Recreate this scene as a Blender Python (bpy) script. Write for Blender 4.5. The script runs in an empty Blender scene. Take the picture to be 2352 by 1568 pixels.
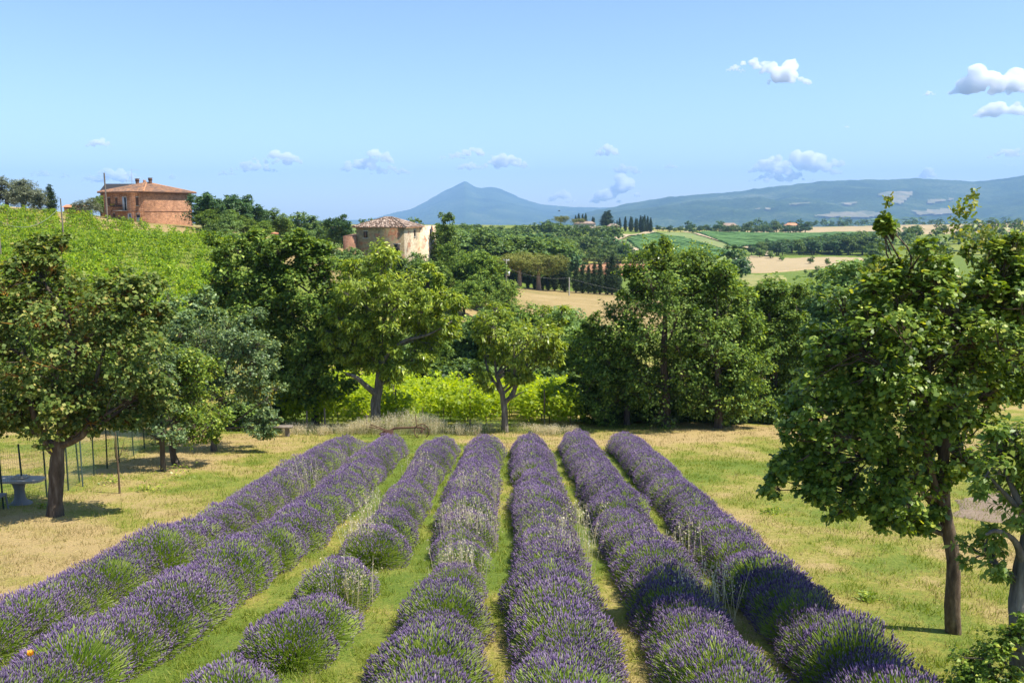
import bpy, math, random
import numpy as np

# ------------------------------------------------------------------ camera, sky, sun, exposure
SC = bpy.context.scene
COL = SC.collection
FPX, CX, CY, HOR, CAMZ = 1960.0, 1176.0, 784.0, 489.0, 5.2     # the photo measured on a 2352 x 1568 copy
PITCH = math.atan((CY - HOR) / FPX)
SP, CP = math.sin(PITCH), math.cos(PITCH)
cam = bpy.data.cameras.new('camera'); camo = bpy.data.objects.new('camera', cam); COL.objects.link(camo)
cam.lens = 30.0; cam.sensor_width = 36.0; cam.clip_start = 0.1; cam.clip_end = 200000.0
camo.location = (0, 0, CAMZ); camo.rotation_euler = (math.radians(90) - PITCH, 0, 0)
SC.camera = camo

SUN_AZ, SUN_EL = math.radians(-14.0), math.radians(58.0)          # azimuth from +X towards +Y
sdir = (math.cos(SUN_AZ) * math.cos(SUN_EL), math.sin(SUN_AZ) * math.cos(SUN_EL), math.sin(SUN_EL))
w = bpy.data.worlds.new('World'); SC.world = w; w.use_nodes = True
nt = w.node_tree; nt.nodes.clear()
sky = nt.nodes.new('ShaderNodeTexSky'); sky.sky_type = 'NISHITA'; sky.sun_disc = False
sky.sun_elevation = SUN_EL; sky.sun_rotation = math.pi / 2 - SUN_AZ
sky.altitude = 100; sky.air_density = 0.9; sky.dust_density = 0.45; sky.ozone_density = 3.5
bg = nt.nodes.new('ShaderNodeBackground'); bg.inputs[1].default_value = 0.124
ow = nt.nodes.new('ShaderNodeOutputWorld')
nt.links.new(sky.outputs[0], bg.inputs[0]); nt.links.new(bg.outputs[0], ow.inputs[0])
sl = bpy.data.lights.new('sun', 'SUN'); so = bpy.data.objects.new('sun', sl); COL.objects.link(so)
sl.energy = 5.0; sl.angle = math.radians(0.55); sl.color = (1.0, 0.95, 0.86)
from mathutils import Vector
so.rotation_euler = Vector(sdir).to_track_quat('Z', 'Y').to_euler(); so.location = (30, 10, 60)
SC.view_settings.view_transform = 'Standard'; SC.view_settings.look = 'None'
SC.view_settings.gamma = 1.0; SC.view_settings.exposure = 0.78
SC.view_settings.use_curve_mapping = False
SC.cycles.volume_bounces = 40; SC.cycles.max_bounces = 40; SC.cycles.diffuse_bounces = 5
SC.cycles.transmission_bounces = 6; SC.cycles.glossy_bounces = 3; SC.cycles.transparent_max_bounces = 8; SC.cycles.volume_max_steps = 96; SC.cycles.use_denoising = True
SC.cycles.sample_clamp_indirect = 6.0

# ------------------------------------------------------------------ helpers
def R(seed): return np.random.default_rng(seed)
def nz(v): return v / np.maximum(np.linalg.norm(v, axis=-1, keepdims=True), 1e-9)

def ray(dx, dy):
    u = (dx - CX) / FPX; v = (dy - CY) / FPX; k = CP - v * SP
    return u / k, (-SP - v * CP) / k
def at(dx, dy, Y):
    a, s = ray(dx, dy); return np.array([a * Y, Y, CAMZ + s * Y])
def zat(dy, Y): return CAMZ + ray(CX, dy)[1] * Y
def met(px, Y): return px / FPX * Y

def _h(ix, iy, s):
    n = (ix.astype(np.int64) * 374761393 + iy.astype(np.int64) * 668265263 + s * 1442695041) & 0x7fffffff
    n = ((n ^ (n >> 13)) * 1274126177) & 0x7fffffff
    return ((n ^ (n >> 16)) & 0xffff) / 65535.0
def vnoise(x, y, s=0):
    x = np.asarray(x, float); y = np.asarray(y, float)
    ix = np.floor(x); iy = np.floor(y); fx = x - ix; fy = y - iy
    fx = fx * fx * (3 - 2 * fx); fy = fy * fy * (3 - 2 * fy)
    a = _h(ix, iy, s); b = _h(ix + 1, iy, s); c = _h(ix, iy + 1, s); d = _h(ix + 1, iy + 1, s)
    return (a * (1 - fx) + b * fx) * (1 - fy) + (c * (1 - fx) + d * fx) * fy
def fbm(x, y, o=4, s=0):
    r = 0; a = 0.5; t = 0
    for i in range(o):
        r = r + a * vnoise(np.asarray(x) * 2 ** i + 17.3 * i, np.asarray(y) * 2 ** i + 9.1 * i, s + i); t += a; a *= 0.55
    return r / t

def mk_mesh(name, V, Fs, mat=None, smooth=False):
    V = np.ascontiguousarray(np.asarray(V, dtype=np.float32).reshape(-1, 3))
    if not (isinstance(Fs, list) and len(Fs) and isinstance(Fs[0], np.ndarray)): Fs = [np.asarray(Fs)]
    Fs = [np.asarray(f, dtype=np.int32) for f in Fs if len(f)]
    me = bpy.data.meshes.new(name)
    me.vertices.add(len(V)); me.vertices.foreach_set('co', V.ravel())
    loops = np.concatenate([f.ravel() for f in Fs]); me.loops.add(len(loops)); me.loops.foreach_set('vertex_index', loops)
    tot = np.concatenate([np.full(len(f), f.shape[1], np.int32) for f in Fs])
    st = np.concatenate([[0], np.cumsum(tot)[:-1]]).astype(np.int32)
    me.polygons.add(len(tot)); me.polygons.foreach_set('loop_start', st)
    me.update(calc_edges=True)
    if smooth: me.polygons.foreach_set('use_smooth', np.ones(len(tot), bool))
    if mat is not None: me.materials.append(mat)
    return me
class MB:                                        # collects pieces of ONE part
    def __init__(s): s.V = []; s.T = []; s.Q = []; s.n = 0
    def add(s, V, F):
        V = np.asarray(V, float).reshape(-1, 3); F = np.asarray(F, int)
        if len(F) == 0: return
        (s.T if F.shape[1] == 3 else s.Q).append(F + s.n); s.V.append(V); s.n += len(V)
    def box(s, c, size, ux=(1, 0, 0), uy=(0, 1, 0), uz=(0, 0, 1)):
        c = np.array(c, float); ux, uy, uz = (np.array(k, float) for k in (ux, uy, uz)); a, b, d = (k / 2 for k in size)
        V = [c + i * a * ux + j * b * uy + k * d * uz for k in (-1, 1) for j in (-1, 1) for i in (-1, 1)]
        s.add(V, [[0, 2, 3, 1], [4, 5, 7, 6], [0, 1, 5, 4], [2, 6, 7, 3], [0, 4, 6, 2], [1, 3, 7, 5]])
    def tube(s, pts, rad, k=6, caps=True, rough=0.0):
        pts = np.asarray(pts, float); rad = np.broadcast_to(np.asarray(rad, float), (len(pts),))
        t = nz(np.gradient(pts, axis=0)); ref = np.array([0.31, 0.95, 0.05]) if abs(t[0][1]) < 0.8 else np.array([1, 0.1, 0])
        u = nz(np.cross(t, ref)); v = np.cross(t, u); an = np.linspace(0, 2 * math.pi, k, endpoint=False)
        V = (pts[:, None] + rad[:, None, None] * (np.cos(an)[None, :, None] * u[:, None] + np.sin(an)[None, :, None] * v[:, None])).reshape(-1, 3)
        if rough:
            q = np.repeat(np.arange(len(pts)), k); aa = np.tile(an, len(pts)); z_ = pts[q, 2]; nn_ = fbm(np.cos(aa) * 1.4 + 5, z_ * 2.2 + np.sin(aa) * 1.4, 4, 3) - 0.5; V = V + (V - pts[q]) * (nn_ * 2 * rough)[:, None]
        F = []
        for i in range(len(pts) - 1):
            for j in range(k): F.append([i * k + j, i * k + (j + 1) % k, (i + 1) * k + (j + 1) % k, (i + 1) * k + j])
        s.add(V, F)
        if caps and k > 3:
            n = len(pts); c = [V[:k], V[-k:]]
            for q, VV in enumerate(c):
                m = VV.mean(0); o = [[k, (j + 1) % k, j] if q == 0 else [k, j, (j + 1) % k] for j in range(k)]
                s.add(np.vstack([VV, m]), o)
    def twigs(s, A, B, ra, rb):                  # many thin 3-sided segments at once
        A = np.asarray(A); B = np.asarray(B); n = len(A)
        if n == 0: return
        t = nz(B - A); u = nz(np.cross(t, np.array([0.3, 0.5, 0.81]))); v = np.cross(t, u)
        ra = np.broadcast_to(ra, (n,)); rb = np.broadcast_to(rb, (n,)); V = np.zeros((n, 6, 3))
        for j in range(3):
            c, q = math.cos(j * 2.094), math.sin(j * 2.094)
            V[:, j] = A + ra[:, None] * (c * u + q * v); V[:, 3 + j] = B + rb[:, None] * (c * u + q * v)
        f = np.array([[0, 1, 4, 3], [1, 2, 5, 4], [2, 0, 3, 5]])
        s.add(V.reshape(-1, 3), (np.arange(n)[:, None, None] * 6 + f[None]).reshape(-1, 4))
    def mesh(s, name, mat, smooth=False):
        Fs = []
        if s.T: Fs.append(np.concatenate(s.T))
        if s.Q: Fs.append(np.concatenate(s.Q))
        return mk_mesh(name, np.concatenate(s.V), Fs, mat, smooth)
    def build(s, name, mat, parent=None, smooth=False, kind=None):
        return put(name, s.mesh(name, mat, smooth), parent, kind)

def put(name, me, parent=None, kind=None):
    o = bpy.data.objects.new(name, me); COL.objects.link(o)
    if parent is not None: o.parent = parent
    if kind: o['kind'] = kind
    return o
def tag(o, label, cat, group=None):
    o['label'] = label; o['category'] = cat
    if group: o['group'] = group
    return o
def thing(name, loc, label, cat, group=None, rz=0.0, sc=1.0):
    o = bpy.data.objects.new(name, None); COL.objects.link(o); o.empty_display_size = 0.2
    o.location = [float(v) for v in loc]; o.rotation_euler = (0, 0, rz); o.scale = (sc, sc, sc) if np.isscalar(sc) else sc
    return tag(o, label, cat, group)

# ------------------------------------------------------------------ materials
def newmat(name):
    m = bpy.data.materials.new(name); m.use_nodes = True; nt = m.node_tree; nt.nodes.clear()
    return m, nt, nt.nodes.new, nt.links.new
def ramp(N, L, src, stops):
    r = N('ShaderNodeValToRGB'); e = r.color_ramp.elements
    while len(e) < len(stops): e.new(0.5)
    for k, (p, c) in zip(e, stops): k.position = p; k.color = (*c, 1) if len(c) == 3 else c
    L(src, r.inputs[0]); return r.outputs[0]
def noise(N, L, scale, detail=4, rough=0.55, vec=None, dist=0.0):
    n = N('ShaderNodeTexNoise'); n.inputs['Scale'].default_value = scale; n.inputs['Detail'].default_value = detail
    n.inputs['Roughness'].default_value = rough; n.inputs['Distortion'].default_value = dist
    if vec is not None: L(vec, n.inputs['Vector'])
    return n.outputs[0]
def mixc(N, L, fac, a, b, mode='MIX'):
    m = N('ShaderNodeMix'); m.data_type = 'RGBA'; m.blend_type = mode
    for s, v in ((m.inputs[0], fac), (m.inputs[6], a), (m.inputs[7], b)):
        if hasattr(v, 'links'): L(v, s)
        else: s.default_value = v if not isinstance(v, tuple) or len(v) == 4 else (*v, 1)
    return m.outputs[2]
def math_(N, L, op, a, b=None, clamp=False):
    m = N('ShaderNodeMath'); m.operation = op; m.use_clamp = clamp
    for s, v in ((m.inputs[0], a), (m.inputs[1], b)):
        if v is None: continue
        if hasattr(v, 'links'): L(v, s)
        else: s.default_value = v
    return m.outputs[0]
def leafmat(name, stops, trans, tfac=0.35, rough=0.45, spec=0.35, gain=1.0, var=0.16):
    m, nt, N, L = newmat(name)
    stops = [(p, tuple(min(k * gain * (0.78 + 0.5 * p), 0.85) for k in q)) for p, q in stops] if gain != 1.0 else stops
    g = N('ShaderNodeNewGeometry'); c = ramp(N, L, g.outputs['Random Per Island'], stops)
    oi = N('ShaderNodeObjectInfo'); c = mixc(N, L, 1.0, c, ramp(N, L, oi.outputs['Random'], [(0, (1 - var, 1 - var * 0.8, 1 - var)), (0.5, (1, 1, 1)), (1, (1 + var * 0.7, 1 + var * 0.8, 1 + var * 0.3))]), 'MULTIPLY')
    b = N('ShaderNodeBsdfPrincipled'); b.inputs['Roughness'].default_value = rough; b.inputs['Specular IOR Level'].default_value = spec
    L(c, b.inputs['Base Color'])
    t = N('ShaderNodeBsdfTranslucent'); L(mixc(N, L, 1.0, c, trans, 'MULTIPLY'), t.inputs[0])
    x = N('ShaderNodeMixShader'); x.inputs[0].default_value = tfac
    L(b.outputs[0], x.inputs[1]); L(t.outputs[0], x.inputs[2])
    o = N('ShaderNodeOutputMaterial'); L(x.outputs[0], o.inputs[0]); return m
def surf(name, stops, scale=3.0, rough=0.8, bump=0.3, bscale=None, detail=5, spec=0.3, metal=0.0, stretch=None, bdist=0.02):
    m, nt, N, L = newmat(name)
    tc = N('ShaderNodeTexCoord'); vec = tc.outputs['Object']
    if stretch:
        mp = N('ShaderNodeMapping'); mp.inputs['Scale'].default_value = stretch; L(vec, mp.inputs[0]); vec = mp.outputs[0]
    b = N('ShaderNodeBsdfPrincipled'); b.inputs['Roughness'].default_value = rough; b.inputs['Specular IOR Level'].default_value = spec
    b.inputs['Metallic'].default_value = metal
    L(ramp(N, L, noise(N, L, scale, detail, 0.6, vec), stops), b.inputs['Base Color'])
    if bump:
        bp = N('ShaderNodeBump'); bp.inputs['Strength'].default_value = bump; bp.inputs['Distance'].default_value = bdist
        L(noise(N, L, bscale or scale * 3, 5, 0.6, vec), bp.inputs['Height']); L(bp.outputs[0], b.inputs['Normal'])
    o = N('ShaderNodeOutputMaterial'); L(b.outputs[0], o.inputs[0]); return m

M = {}
M['bark'] = surf('bark', [(0.3, (0.045, 0.032, 0.022)), (0.55, (0.11, 0.085, 0.062)), (0.75, (0.2, 0.175, 0.14))], 9, 0.9, 0.9, 22, stretch=(1, 1, 0.22), bdist=0.03)
M['bark_grey'] = surf('bark_grey', [(0.3, (0.06, 0.05, 0.042)), (0.55, (0.17, 0.15, 0.125)), (0.75, (0.32, 0.29, 0.25))], 8, 0.9, 0.9, 20, stretch=(1, 1, 0.2), bdist=0.04)
M['bark_oak'] = surf('bark_oak', [(0.3, (0.05, 0.032, 0.02)), (0.55, (0.13, 0.09, 0.055)), (0.75, (0.24, 0.18, 0.12))], 14, 0.9, 0.9, 35, stretch=(1, 1, 0.3), bdist=0.02)
M['twig'] = surf('twig', [(0.3, (0.07, 0.05, 0.03)), (0.7, (0.2, 0.15, 0.09))], 6, 0.9, 0)
M['lichen_twig'] = surf('lichen_twig', [(0.4, (0.09, 0.06, 0.03)), (0.55, (0.32, 0.17, 0.03)), (0.75, (0.6, 0.33, 0.05))], 2.5, 0.9, 0)
M['bark_pine'] = surf('bark_pine', [(0.3, (0.16, 0.1, 0.07)), (0.7, (0.42, 0.31, 0.23))], 3, 0.9, 0.4, stretch=(1, 1, 0.3))
GT = (1.5, 1.35, 0.35)
M['oak'] = leafmat('oak_leaf', [(0, (0.06, 0.115, 0.014)), (0.5, (0.115, 0.18, 0.022)), (0.85, (0.19, 0.255, 0.034)), (1, (0.34, 0.36, 0.06))], GT, 0.36, gain=1.3)
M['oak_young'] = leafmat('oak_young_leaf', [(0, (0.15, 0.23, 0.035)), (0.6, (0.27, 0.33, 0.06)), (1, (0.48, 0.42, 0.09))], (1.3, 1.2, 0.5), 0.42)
M['maple'] = leafmat('maple_leaf', [(0, (0.055, 0.095, 0.018)), (0.5, (0.095, 0.145, 0.028)), (0.85, (0.165, 0.2, 0.05)), (0.97, (0.25, 0.25, 0.07)), (1, (0.33, 0.26, 0.08))], (1.35, 1.2, 0.4), 0.36, 0.55, 0.25, gain=1.15)
M['dark'] = leafmat('dark_leaf', [(0, (0.05, 0.1, 0.016)), (0.5, (0.095, 0.16, 0.024)), (0.88, (0.165, 0.23, 0.04)), (1, (0.27, 0.32, 0.06))], GT, 0.36, 0.55, 0.25, gain=1.28)
M['grey'] = leafmat('grey_green_leaf', [(0, (0.07, 0.12, 0.045)), (0.55, (0.11, 0.165, 0.065)), (0.92, (0.165, 0.215, 0.09)), (1, (0.33, 0.33, 0.07))], (1.3, 1.25, 0.5), 0.34, gain=1.4)
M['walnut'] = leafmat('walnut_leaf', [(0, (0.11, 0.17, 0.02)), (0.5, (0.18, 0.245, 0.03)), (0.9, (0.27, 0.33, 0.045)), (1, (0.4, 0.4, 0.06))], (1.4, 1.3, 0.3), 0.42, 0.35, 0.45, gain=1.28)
M['yellow'] = leafmat('yellow_leaf', [(0, (0.35, 0.33, 0.04)), (1, (0.62, 0.5, 0.06))], (1.2, 1.1, 0.4), 0.4)
M['deadleaf'] = leafmat('dead_leaf', [(0, (0.22, 0.08, 0.04)), (1, (0.4, 0.17, 0.08))], (1.2, 0.9, 0.6), 0.3)
M['pear'] = leafmat('pear_leaf', [(0, (0.12, 0.2, 0.035)), (0.6, (0.2, 0.28, 0.055)), (1, (0.4, 0.42, 0.09))], (1.3, 1.25, 0.4), 0.42)
M['vine'] = leafmat('vine_leaf', [(0, (0.2, 0.3, 0.012)), (0.5, (0.36, 0.47, 0.016)), (0.9, (0.47, 0.56, 0.025)), (1, (0.55, 0.6, 0.05))], (1.55, 1.4, 0.2), 0.58, 0.5)
M['vine_hill'] = leafmat('hill_vine_leaf', [(0, (0.07, 0.15, 0.008)), (0.4, (0.17, 0.29, 0.012)), (0.85, (0.31, 0.43, 0.02)), (1, (0.45, 0.52, 0.04))], (1.5, 1.35, 0.2), 0.5, 0.5)
M['wood'] = leafmat('wood_leaf', [(0, (0.05, 0.1, 0.022)), (0.6, (0.095, 0.155, 0.03)), (1, (0.16, 0.22, 0.045))], GT, 0.3, gain=1.15)
M['wood_light'] = leafmat('wood_leaf_light', [(0, (0.085, 0.15, 0.045)), (0.6, (0.125, 0.2, 0.055)), (1, (0.185, 0.25, 0.07))], GT, 0.32, gain=1.35)
M['wood_dark'] = leafmat('wood_leaf_dark', [(0, (0.03, 0.075, 0.03)), (0.6, (0.05, 0.105, 0.036)), (1, (0.09, 0.145, 0.045))], GT, 0.28, gain=1.35)
M['olive'] = leafmat('olive_leaf', [(0, (0.11, 0.13, 0.07)), (0.6, (0.18, 0.2, 0.115)), (1, (0.28, 0.3, 0.19))], (1.2, 1.2, 0.7), 0.25)
M['cypress'] = leafmat('cypress_leaf', [(0, (0.02, 0.045, 0.018)), (0.7, (0.042, 0.075, 0.026)), (1, (0.1, 0.14, 0.04))], (1.2, 1.2, 0.5), 0.15, 0.6, 0.2)
M['pine'] = leafmat('pine_needle', [(0, (0.12, 0.15, 0.03)), (0.6, (0.22, 0.235, 0.045)), (1, (0.34, 0.31, 0.08))], (1.2, 1.1, 0.5), 0.2, 0.6, 0.2)
# ------------------------------------------------------------------ terrain: height from measured ground lines
_PX = np.array([-500, 0, 200, 330, 440, 600, 750, 900, 1050, 1150, 1300, 1450, 1650, 1900, 2352, 2900.])
_TB = {   # distance : apparent ground line at those columns
 55:   [940, 940, 940, 940, 940, 940, 940, 940, 940, 940, 940, 940, 940, 940, 940, 940],
 70:   [800, 800, 808, 815, 825, 850, 872, 890, 897, 902, 905, 905, 900, 895, 890, 890],
 100:  [628, 632, 642, 650, 660, 690, 715, 730, 775, 795, 800, 800, 805, 810, 815, 815],
 130:  [492, 504, 529, 545, 551, 566, 580, 592, 672, 706, 712, 726, 745, 750, 750, 750],
 150:  [452, 463, 490, 502, 514, 535, 560, 580, 655, 690, 696, 708, 725, 725, 720, 720],
 200:  [470, 478, 500, 508, 522, 545, 575, 598, 640, 656, 674, 688, 690, 680, 665, 665],
 300:  [500, 504, 512, 520, 530, 545, 560, 585, 603, 613, 640, 648, 652, 642, 620, 620],
 400:  [515, 516, 520, 525, 532, 538, 545, 560, 578, 588, 606, 613, 622, 612, 592, 592],
 500:  [520, 520, 522, 526, 530, 533, 538, 547, 557, 563, 573, 580, 590, 590, 575, 575],
 700:  [515, 516, 518, 520, 523, 524, 526, 530, 528, 524, 516, 533, 548, 547, 540, 540],
 800:  [513, 514, 516, 518, 520, 521, 522, 524, 524, 520, 513, 526, 539, 537, 530, 530],
 1000: [512, 512, 513, 514, 515, 516, 517, 518, 518, 518, 518, 524, 529, 526, 516, 516],
 1500: [511, 511, 511, 512, 512, 512, 513, 514, 515, 516, 518, 521, 524, 518, 510, 510],
 2500: [585] * 16, 4000: [568] * 16, 7000: [535] * 16, 16500: [508.6] * 16, 19000: [506] * 16}
_A = (_PX - CX) / FPX
_Y0 = np.array([-40., 0, 20, 42] + sorted(_TB))
_Z0 = np.array([[-0.138 * y] * 16 for y in (-10., 0, 20, 42)] + [[zat(v, y) for v in _TB[y]] for y in sorted(_TB)])
_ag = np.linspace(_A[0], _A[-1], 220)
_tg = np.linspace(0, 1, 520)
def _t2y(t): return -40 + 82 * (t / 0.35) if np.isscalar(t) else None
def _ymap(t): return np.where(t < 0.35, -40 + 82 * (t / 0.35), 42 * np.exp(np.log(19000 / 42) * (t - 0.35) / 0.65))
def _tmap(y): return np.where(y < 42, (y + 40) / 82 * 0.35, 0.35 + 0.65 * np.log(np.maximum(y, 42) / 42) / np.log(19000 / 42))
_yg = _ymap(_tg)
_ZG = np.array([np.interp(_ag, _A, [np.interp(y, _Y0, _Z0[:, k]) for k in range(16)]) for y in _yg])
def _smooth(Z, k, ax):
    for _ in range(3):
        P = np.pad(Z, [(k, k) if i == ax else (0, 0) for i in range(2)], 'edge'); c = np.cumsum(P, ax)
        c = np.concatenate([np.zeros_like(c.take([0], ax)), c], ax)
        n = Z.shape[ax]; Z = (c.take(range(2 * k + 1, 2 * k + 1 + n), ax) - c.take(range(0, n), ax)) / (2 * k + 1)
    return Z
_ZS = _smooth(_smooth(_ZG, 4, 0), 5, 1); _wt = np.clip((_yg - 40) / 8, 0, 1)[:, None] * np.clip((17000 - _yg) / 2000, 0, 1)[:, None]
_ZG = _ZG * (1 - _wt) + _ZS * _wt
def H(x, y):
    x = np.asarray(x, float); y = np.asarray(y, float)
    a = x / np.maximum(y, 20.0)
    ti = np.clip(_tmap(y) * 519, 0, 518.999); ai = np.clip((a - _ag[0]) / (_ag[-1] - _ag[0]) * 219, 0, 218.999)
    i = ti.astype(int); j = ai.astype(int); ft = ti - i; fa = ai - j
    z = (_ZG[i, j] * (1 - fa) + _ZG[i, j + 1] * fa) * (1 - ft) + (_ZG[i + 1, j] * (1 - fa) + _ZG[i + 1, j + 1] * fa) * ft
    z = z + (fbm(x * 0.35, y * 0.35, 3, 5) - 0.5) * 0.16 * np.clip(y / 8, 0, 1)
    return z + (fbm(x * 0.03, y * 0.03, 4, 8) - 0.5) * np.clip((y - 60) / 60, 0, 1) * np.clip(y * 0.003, 0, 2.0)
def on(dx, Y):
    x = (dx - CX) / FPX * Y
    for _ in range(4):
        z = float(H(x, Y)); x = (dx - CX) / FPX * (Y * CP - (z - CAMZ) * SP)
    return np.array([x, Y, float(H(x, Y))])
def hit(dx, dy, y0=8.0, y1=6000.0):
    a, s = ray(dx, dy); Y = y0 * (y1 / y0) ** np.linspace(0, 1, 1500)
    b = np.nonzero(CAMZ + s * Y < H(a * Y, Y))[0]
    Yh = Y[b[0]] if len(b) else y1
    return np.array([a * Yh, Yh, float(H(a * Yh, Yh))])

def dryness(x, y):
    n = fbm(x * 0.16, y * 0.16, 4, 31) * 0.75 + fbm(x * 0.9, y * 0.9, 3, 41) * 0.35 - 0.55
    d = 0.52 + n * 2.6
    d = d + 0.30 * np.clip((-6.5 - x) / 4, 0, 1) * np.clip((30 - y) / 10, 0, 1) - 0.1 * np.clip((-6 - x) / 4, 0, 1) * np.clip((y - 26) / 6, 0, 1)
    d = d - 0.34 * np.exp(-((x + 1.0) / 5.5) ** 4) + 0.28 * np.exp(-((y - 40.5) / 3.2) ** 2)
    d = d + 0.16 * np.clip((x - 6) / 4, 0, 1) * np.clip((17 - y) / 5, 0, 1) - 0.10 * np.clip((x - 6) / 3, 0, 1) * np.exp(-((y - 26) / 7) ** 2)
    far = 0.22 + (fbm(x * 0.006, y * 0.006, 4, 51) - 0.5) * 1.5 + (fbm(x * 0.05, y * 0.05, 3, 52) - 0.5) * 0.5
    f = np.clip((y - 60) / 60, 0, 1); d = d * (1 - f) + far * f + 0.13 * np.clip((x - 5.5) / 3, 0, 1) * (1 - f)
    return np.clip(d, 0, 1)

m, nt, N, L = newmat('ground_grass')
at_ = N('ShaderNodeAttribute'); at_.attribute_name = 'dry'
g = N('ShaderNodeNewGeometry'); pos = g.outputs['Position']
n1 = noise(N, L, 1.3, 6, 0.65, pos); n2 = noise(N, L, 7.0, 6, 0.75, pos); n3 = noise(N, L, 24.0, 4, 0.75, pos)
f = math_(N, L, 'ADD', at_.outputs['Fac'], math_(N, L, 'MULTIPLY', math_(N, L, 'SUBTRACT', n1, 0.5), 0.7))
f = math_(N, L, 'ADD', f, math_(N, L, 'MULTIPLY', math_(N, L, 'SUBTRACT', n2, 0.5), 1.3), True)
c = ramp(N, L, f, [(0.0, (0.125, 0.18, 0.025)), (0.28, (0.2, 0.23, 0.04)), (0.5, (0.27, 0.255, 0.05)), (0.75, (0.38, 0.3, 0.105)), (1.0, (0.43, 0.31, 0.14))])
c = mixc(N, L, 1.0, c, ramp(N, L, n3, [(0.3, (0.5, 0.52, 0.5)), (0.5, (0.95, 0.95, 0.93)), (0.7, (1.25, 1.24, 1.2))]), 'MULTIPLY')
b = N('ShaderNodeBsdfPrincipled'); b.inputs['Roughness'].default_value = 0.9; b.inputs['Specular IOR Level'].default_value = 0.15
bp = N('ShaderNodeBump'); bp.inputs['Strength'].default_value = 0.8; bp.inputs['Distance'].default_value = 0.05
fa = N('ShaderNodeSeparateXYZ'); L(pos, fa.inputs[0]); ff = N('ShaderNodeMapRange'); ff.inputs[1].default_value = 900; ff.inputs[2].default_value = 2000; L(fa.outputs[1], ff.inputs[0])
n4 = noise(N, L, 0.0035, 6, 0.65, pos, 0.4)
c = mixc(N, L, ff.outputs[0], c, ramp(N, L, n4, [(0.42, (0.05, 0.09, 0.035)), (0.52, (0.11, 0.14, 0.055)), (0.6, (0.3, 0.26, 0.14)), (0.7, (0.1, 0.13, 0.05))]))
L(math_(N, L, 'ADD', n2, n3), bp.inputs['Height']); L(bp.outputs[0], b.inputs['Normal']); L(c, b.inputs['Base Color'])
o = N('ShaderNodeOutputMaterial'); L(b.outputs[0], o.inputs[0]); M['ground'] = m

_ac = np.concatenate([np.linspace(-3.2, -0.85, 24, endpoint=False), np.linspace(-0.85, 0.85, 226), np.linspace(0.85, 3.2, 25)[1:]])
_yr = np.concatenate([np.linspace(-25, 5, 20, endpoint=False), np.arange(5, 48, 0.3), 48 * np.exp(np.linspace(0, math.log(16000 / 48), 240))])
AA, YY = np.meshgrid(_ac, _yr); XX = AA * np.maximum(YY, 20); ZZ = H(XX, YY)
nr, nc = YY.shape; idx = np.arange(nr * nc).reshape(nr, nc)
F = np.stack([idx[:-1, :-1], idx[:-1, 1:], idx[1:, 1:], idx[1:, :-1]], -1).reshape(-1, 4)
me = mk_mesh('ground', np.stack([XX, YY, ZZ], -1), F, M['ground'], True)
at_ = me.attributes.new('dry', 'FLOAT', 'POINT'); at_.data.foreach_set('value', dryness(XX, YY).astype(np.float32).ravel())
put('ground', me, None, 'structure')

# ------------------------------------------------------------------ fields laid over the terrain
def inpoly(px, py, poly):
    r = np.zeros(px.shape, bool); n = len(poly)
    for i in range(n):
        x0, y0 = poly[i]; x1, y1 = poly[(i + 1) % n]
        if y0 == y1: continue
        r ^= ((y0 > py) != (y1 > py)) & (px < (x1 - x0) * (py - y0) / (y1 - y0) + x0)
    return r
def field(name, outline, mat, lift, n=60, wob=0.0, edge=None):
    """outline: list of (column, distance); a sheet draped over the ground"""
    P = np.array([[on(c, d)[0], d] for c, d in outline])
    Q = []
    for i in range(len(P)):
        a, b = P[i], P[(i + 1) % len(P)]
        for t in np.linspace(0, 1, 14, endpoint=False):
            q = a * (1 - t) + b * t
            if wob: q = q + (np.array([vnoise(q[0] / wob / 4, q[1] / wob / 4, 3), vnoise(q[0] / wob / 4, q[1] / wob / 4, 4)]) - 0.5) * 2 * wob
            Q.append(q)
    Q = np.array(Q); lo = Q.min(0); hi = Q.max(0)
    gx = np.linspace(lo[0], hi[0], n); gy = np.linspace(lo[1], hi[1], n); X, Y = np.meshgrid(gx, gy)
    # snap the grid to the outline: keep cells inside, move border vertices onto the outline
    ins = inpoly(X, Y, Q); cell = ins[:-1, :-1] | ins[1:, :-1] | ins[:-1, 1:] | ins[1:, 1:]
    S = np.concatenate([Q + (np.roll(Q, -1, 0) - Q) * t for t in np.linspace(0, 1, 6, endpoint=False)])
    out = np.argwhere(~ins)
    XX, YY = X.copy(), Y.copy()
    used = np.zeros(X.shape, bool)
    used[:-1, :-1] |= cell; used[1:, :-1] |= cell; used[:-1, 1:] |= cell; used[1:, 1:] |= cell
    for i, j in out:
        if used[i, j]:
            k = np.argmin((S[:, 0] - X[i, j]) ** 2 + (S[:, 1] - Y[i, j]) ** 2); XX[i, j], YY[i, j] = S[k]
    Z = H(XX, YY) + np.where(ins, lift, -0.12 - lift * 0.2); ii = np.arange(n * n).reshape(n, n)
    F = np.stack([ii[:-1, :-1], ii[:-1, 1:], ii[1:, 1:], ii[1:, :-1]], -1)[cell]
    u, inv = np.unique(F.ravel(), return_inverse=True)
    V = np.stack([XX, YY, Z], -1).reshape(-1, 3)[u]
    return put(name, mk_mesh(name, V, inv.reshape(-1, 4), mat, True), None, 'structure')
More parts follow.
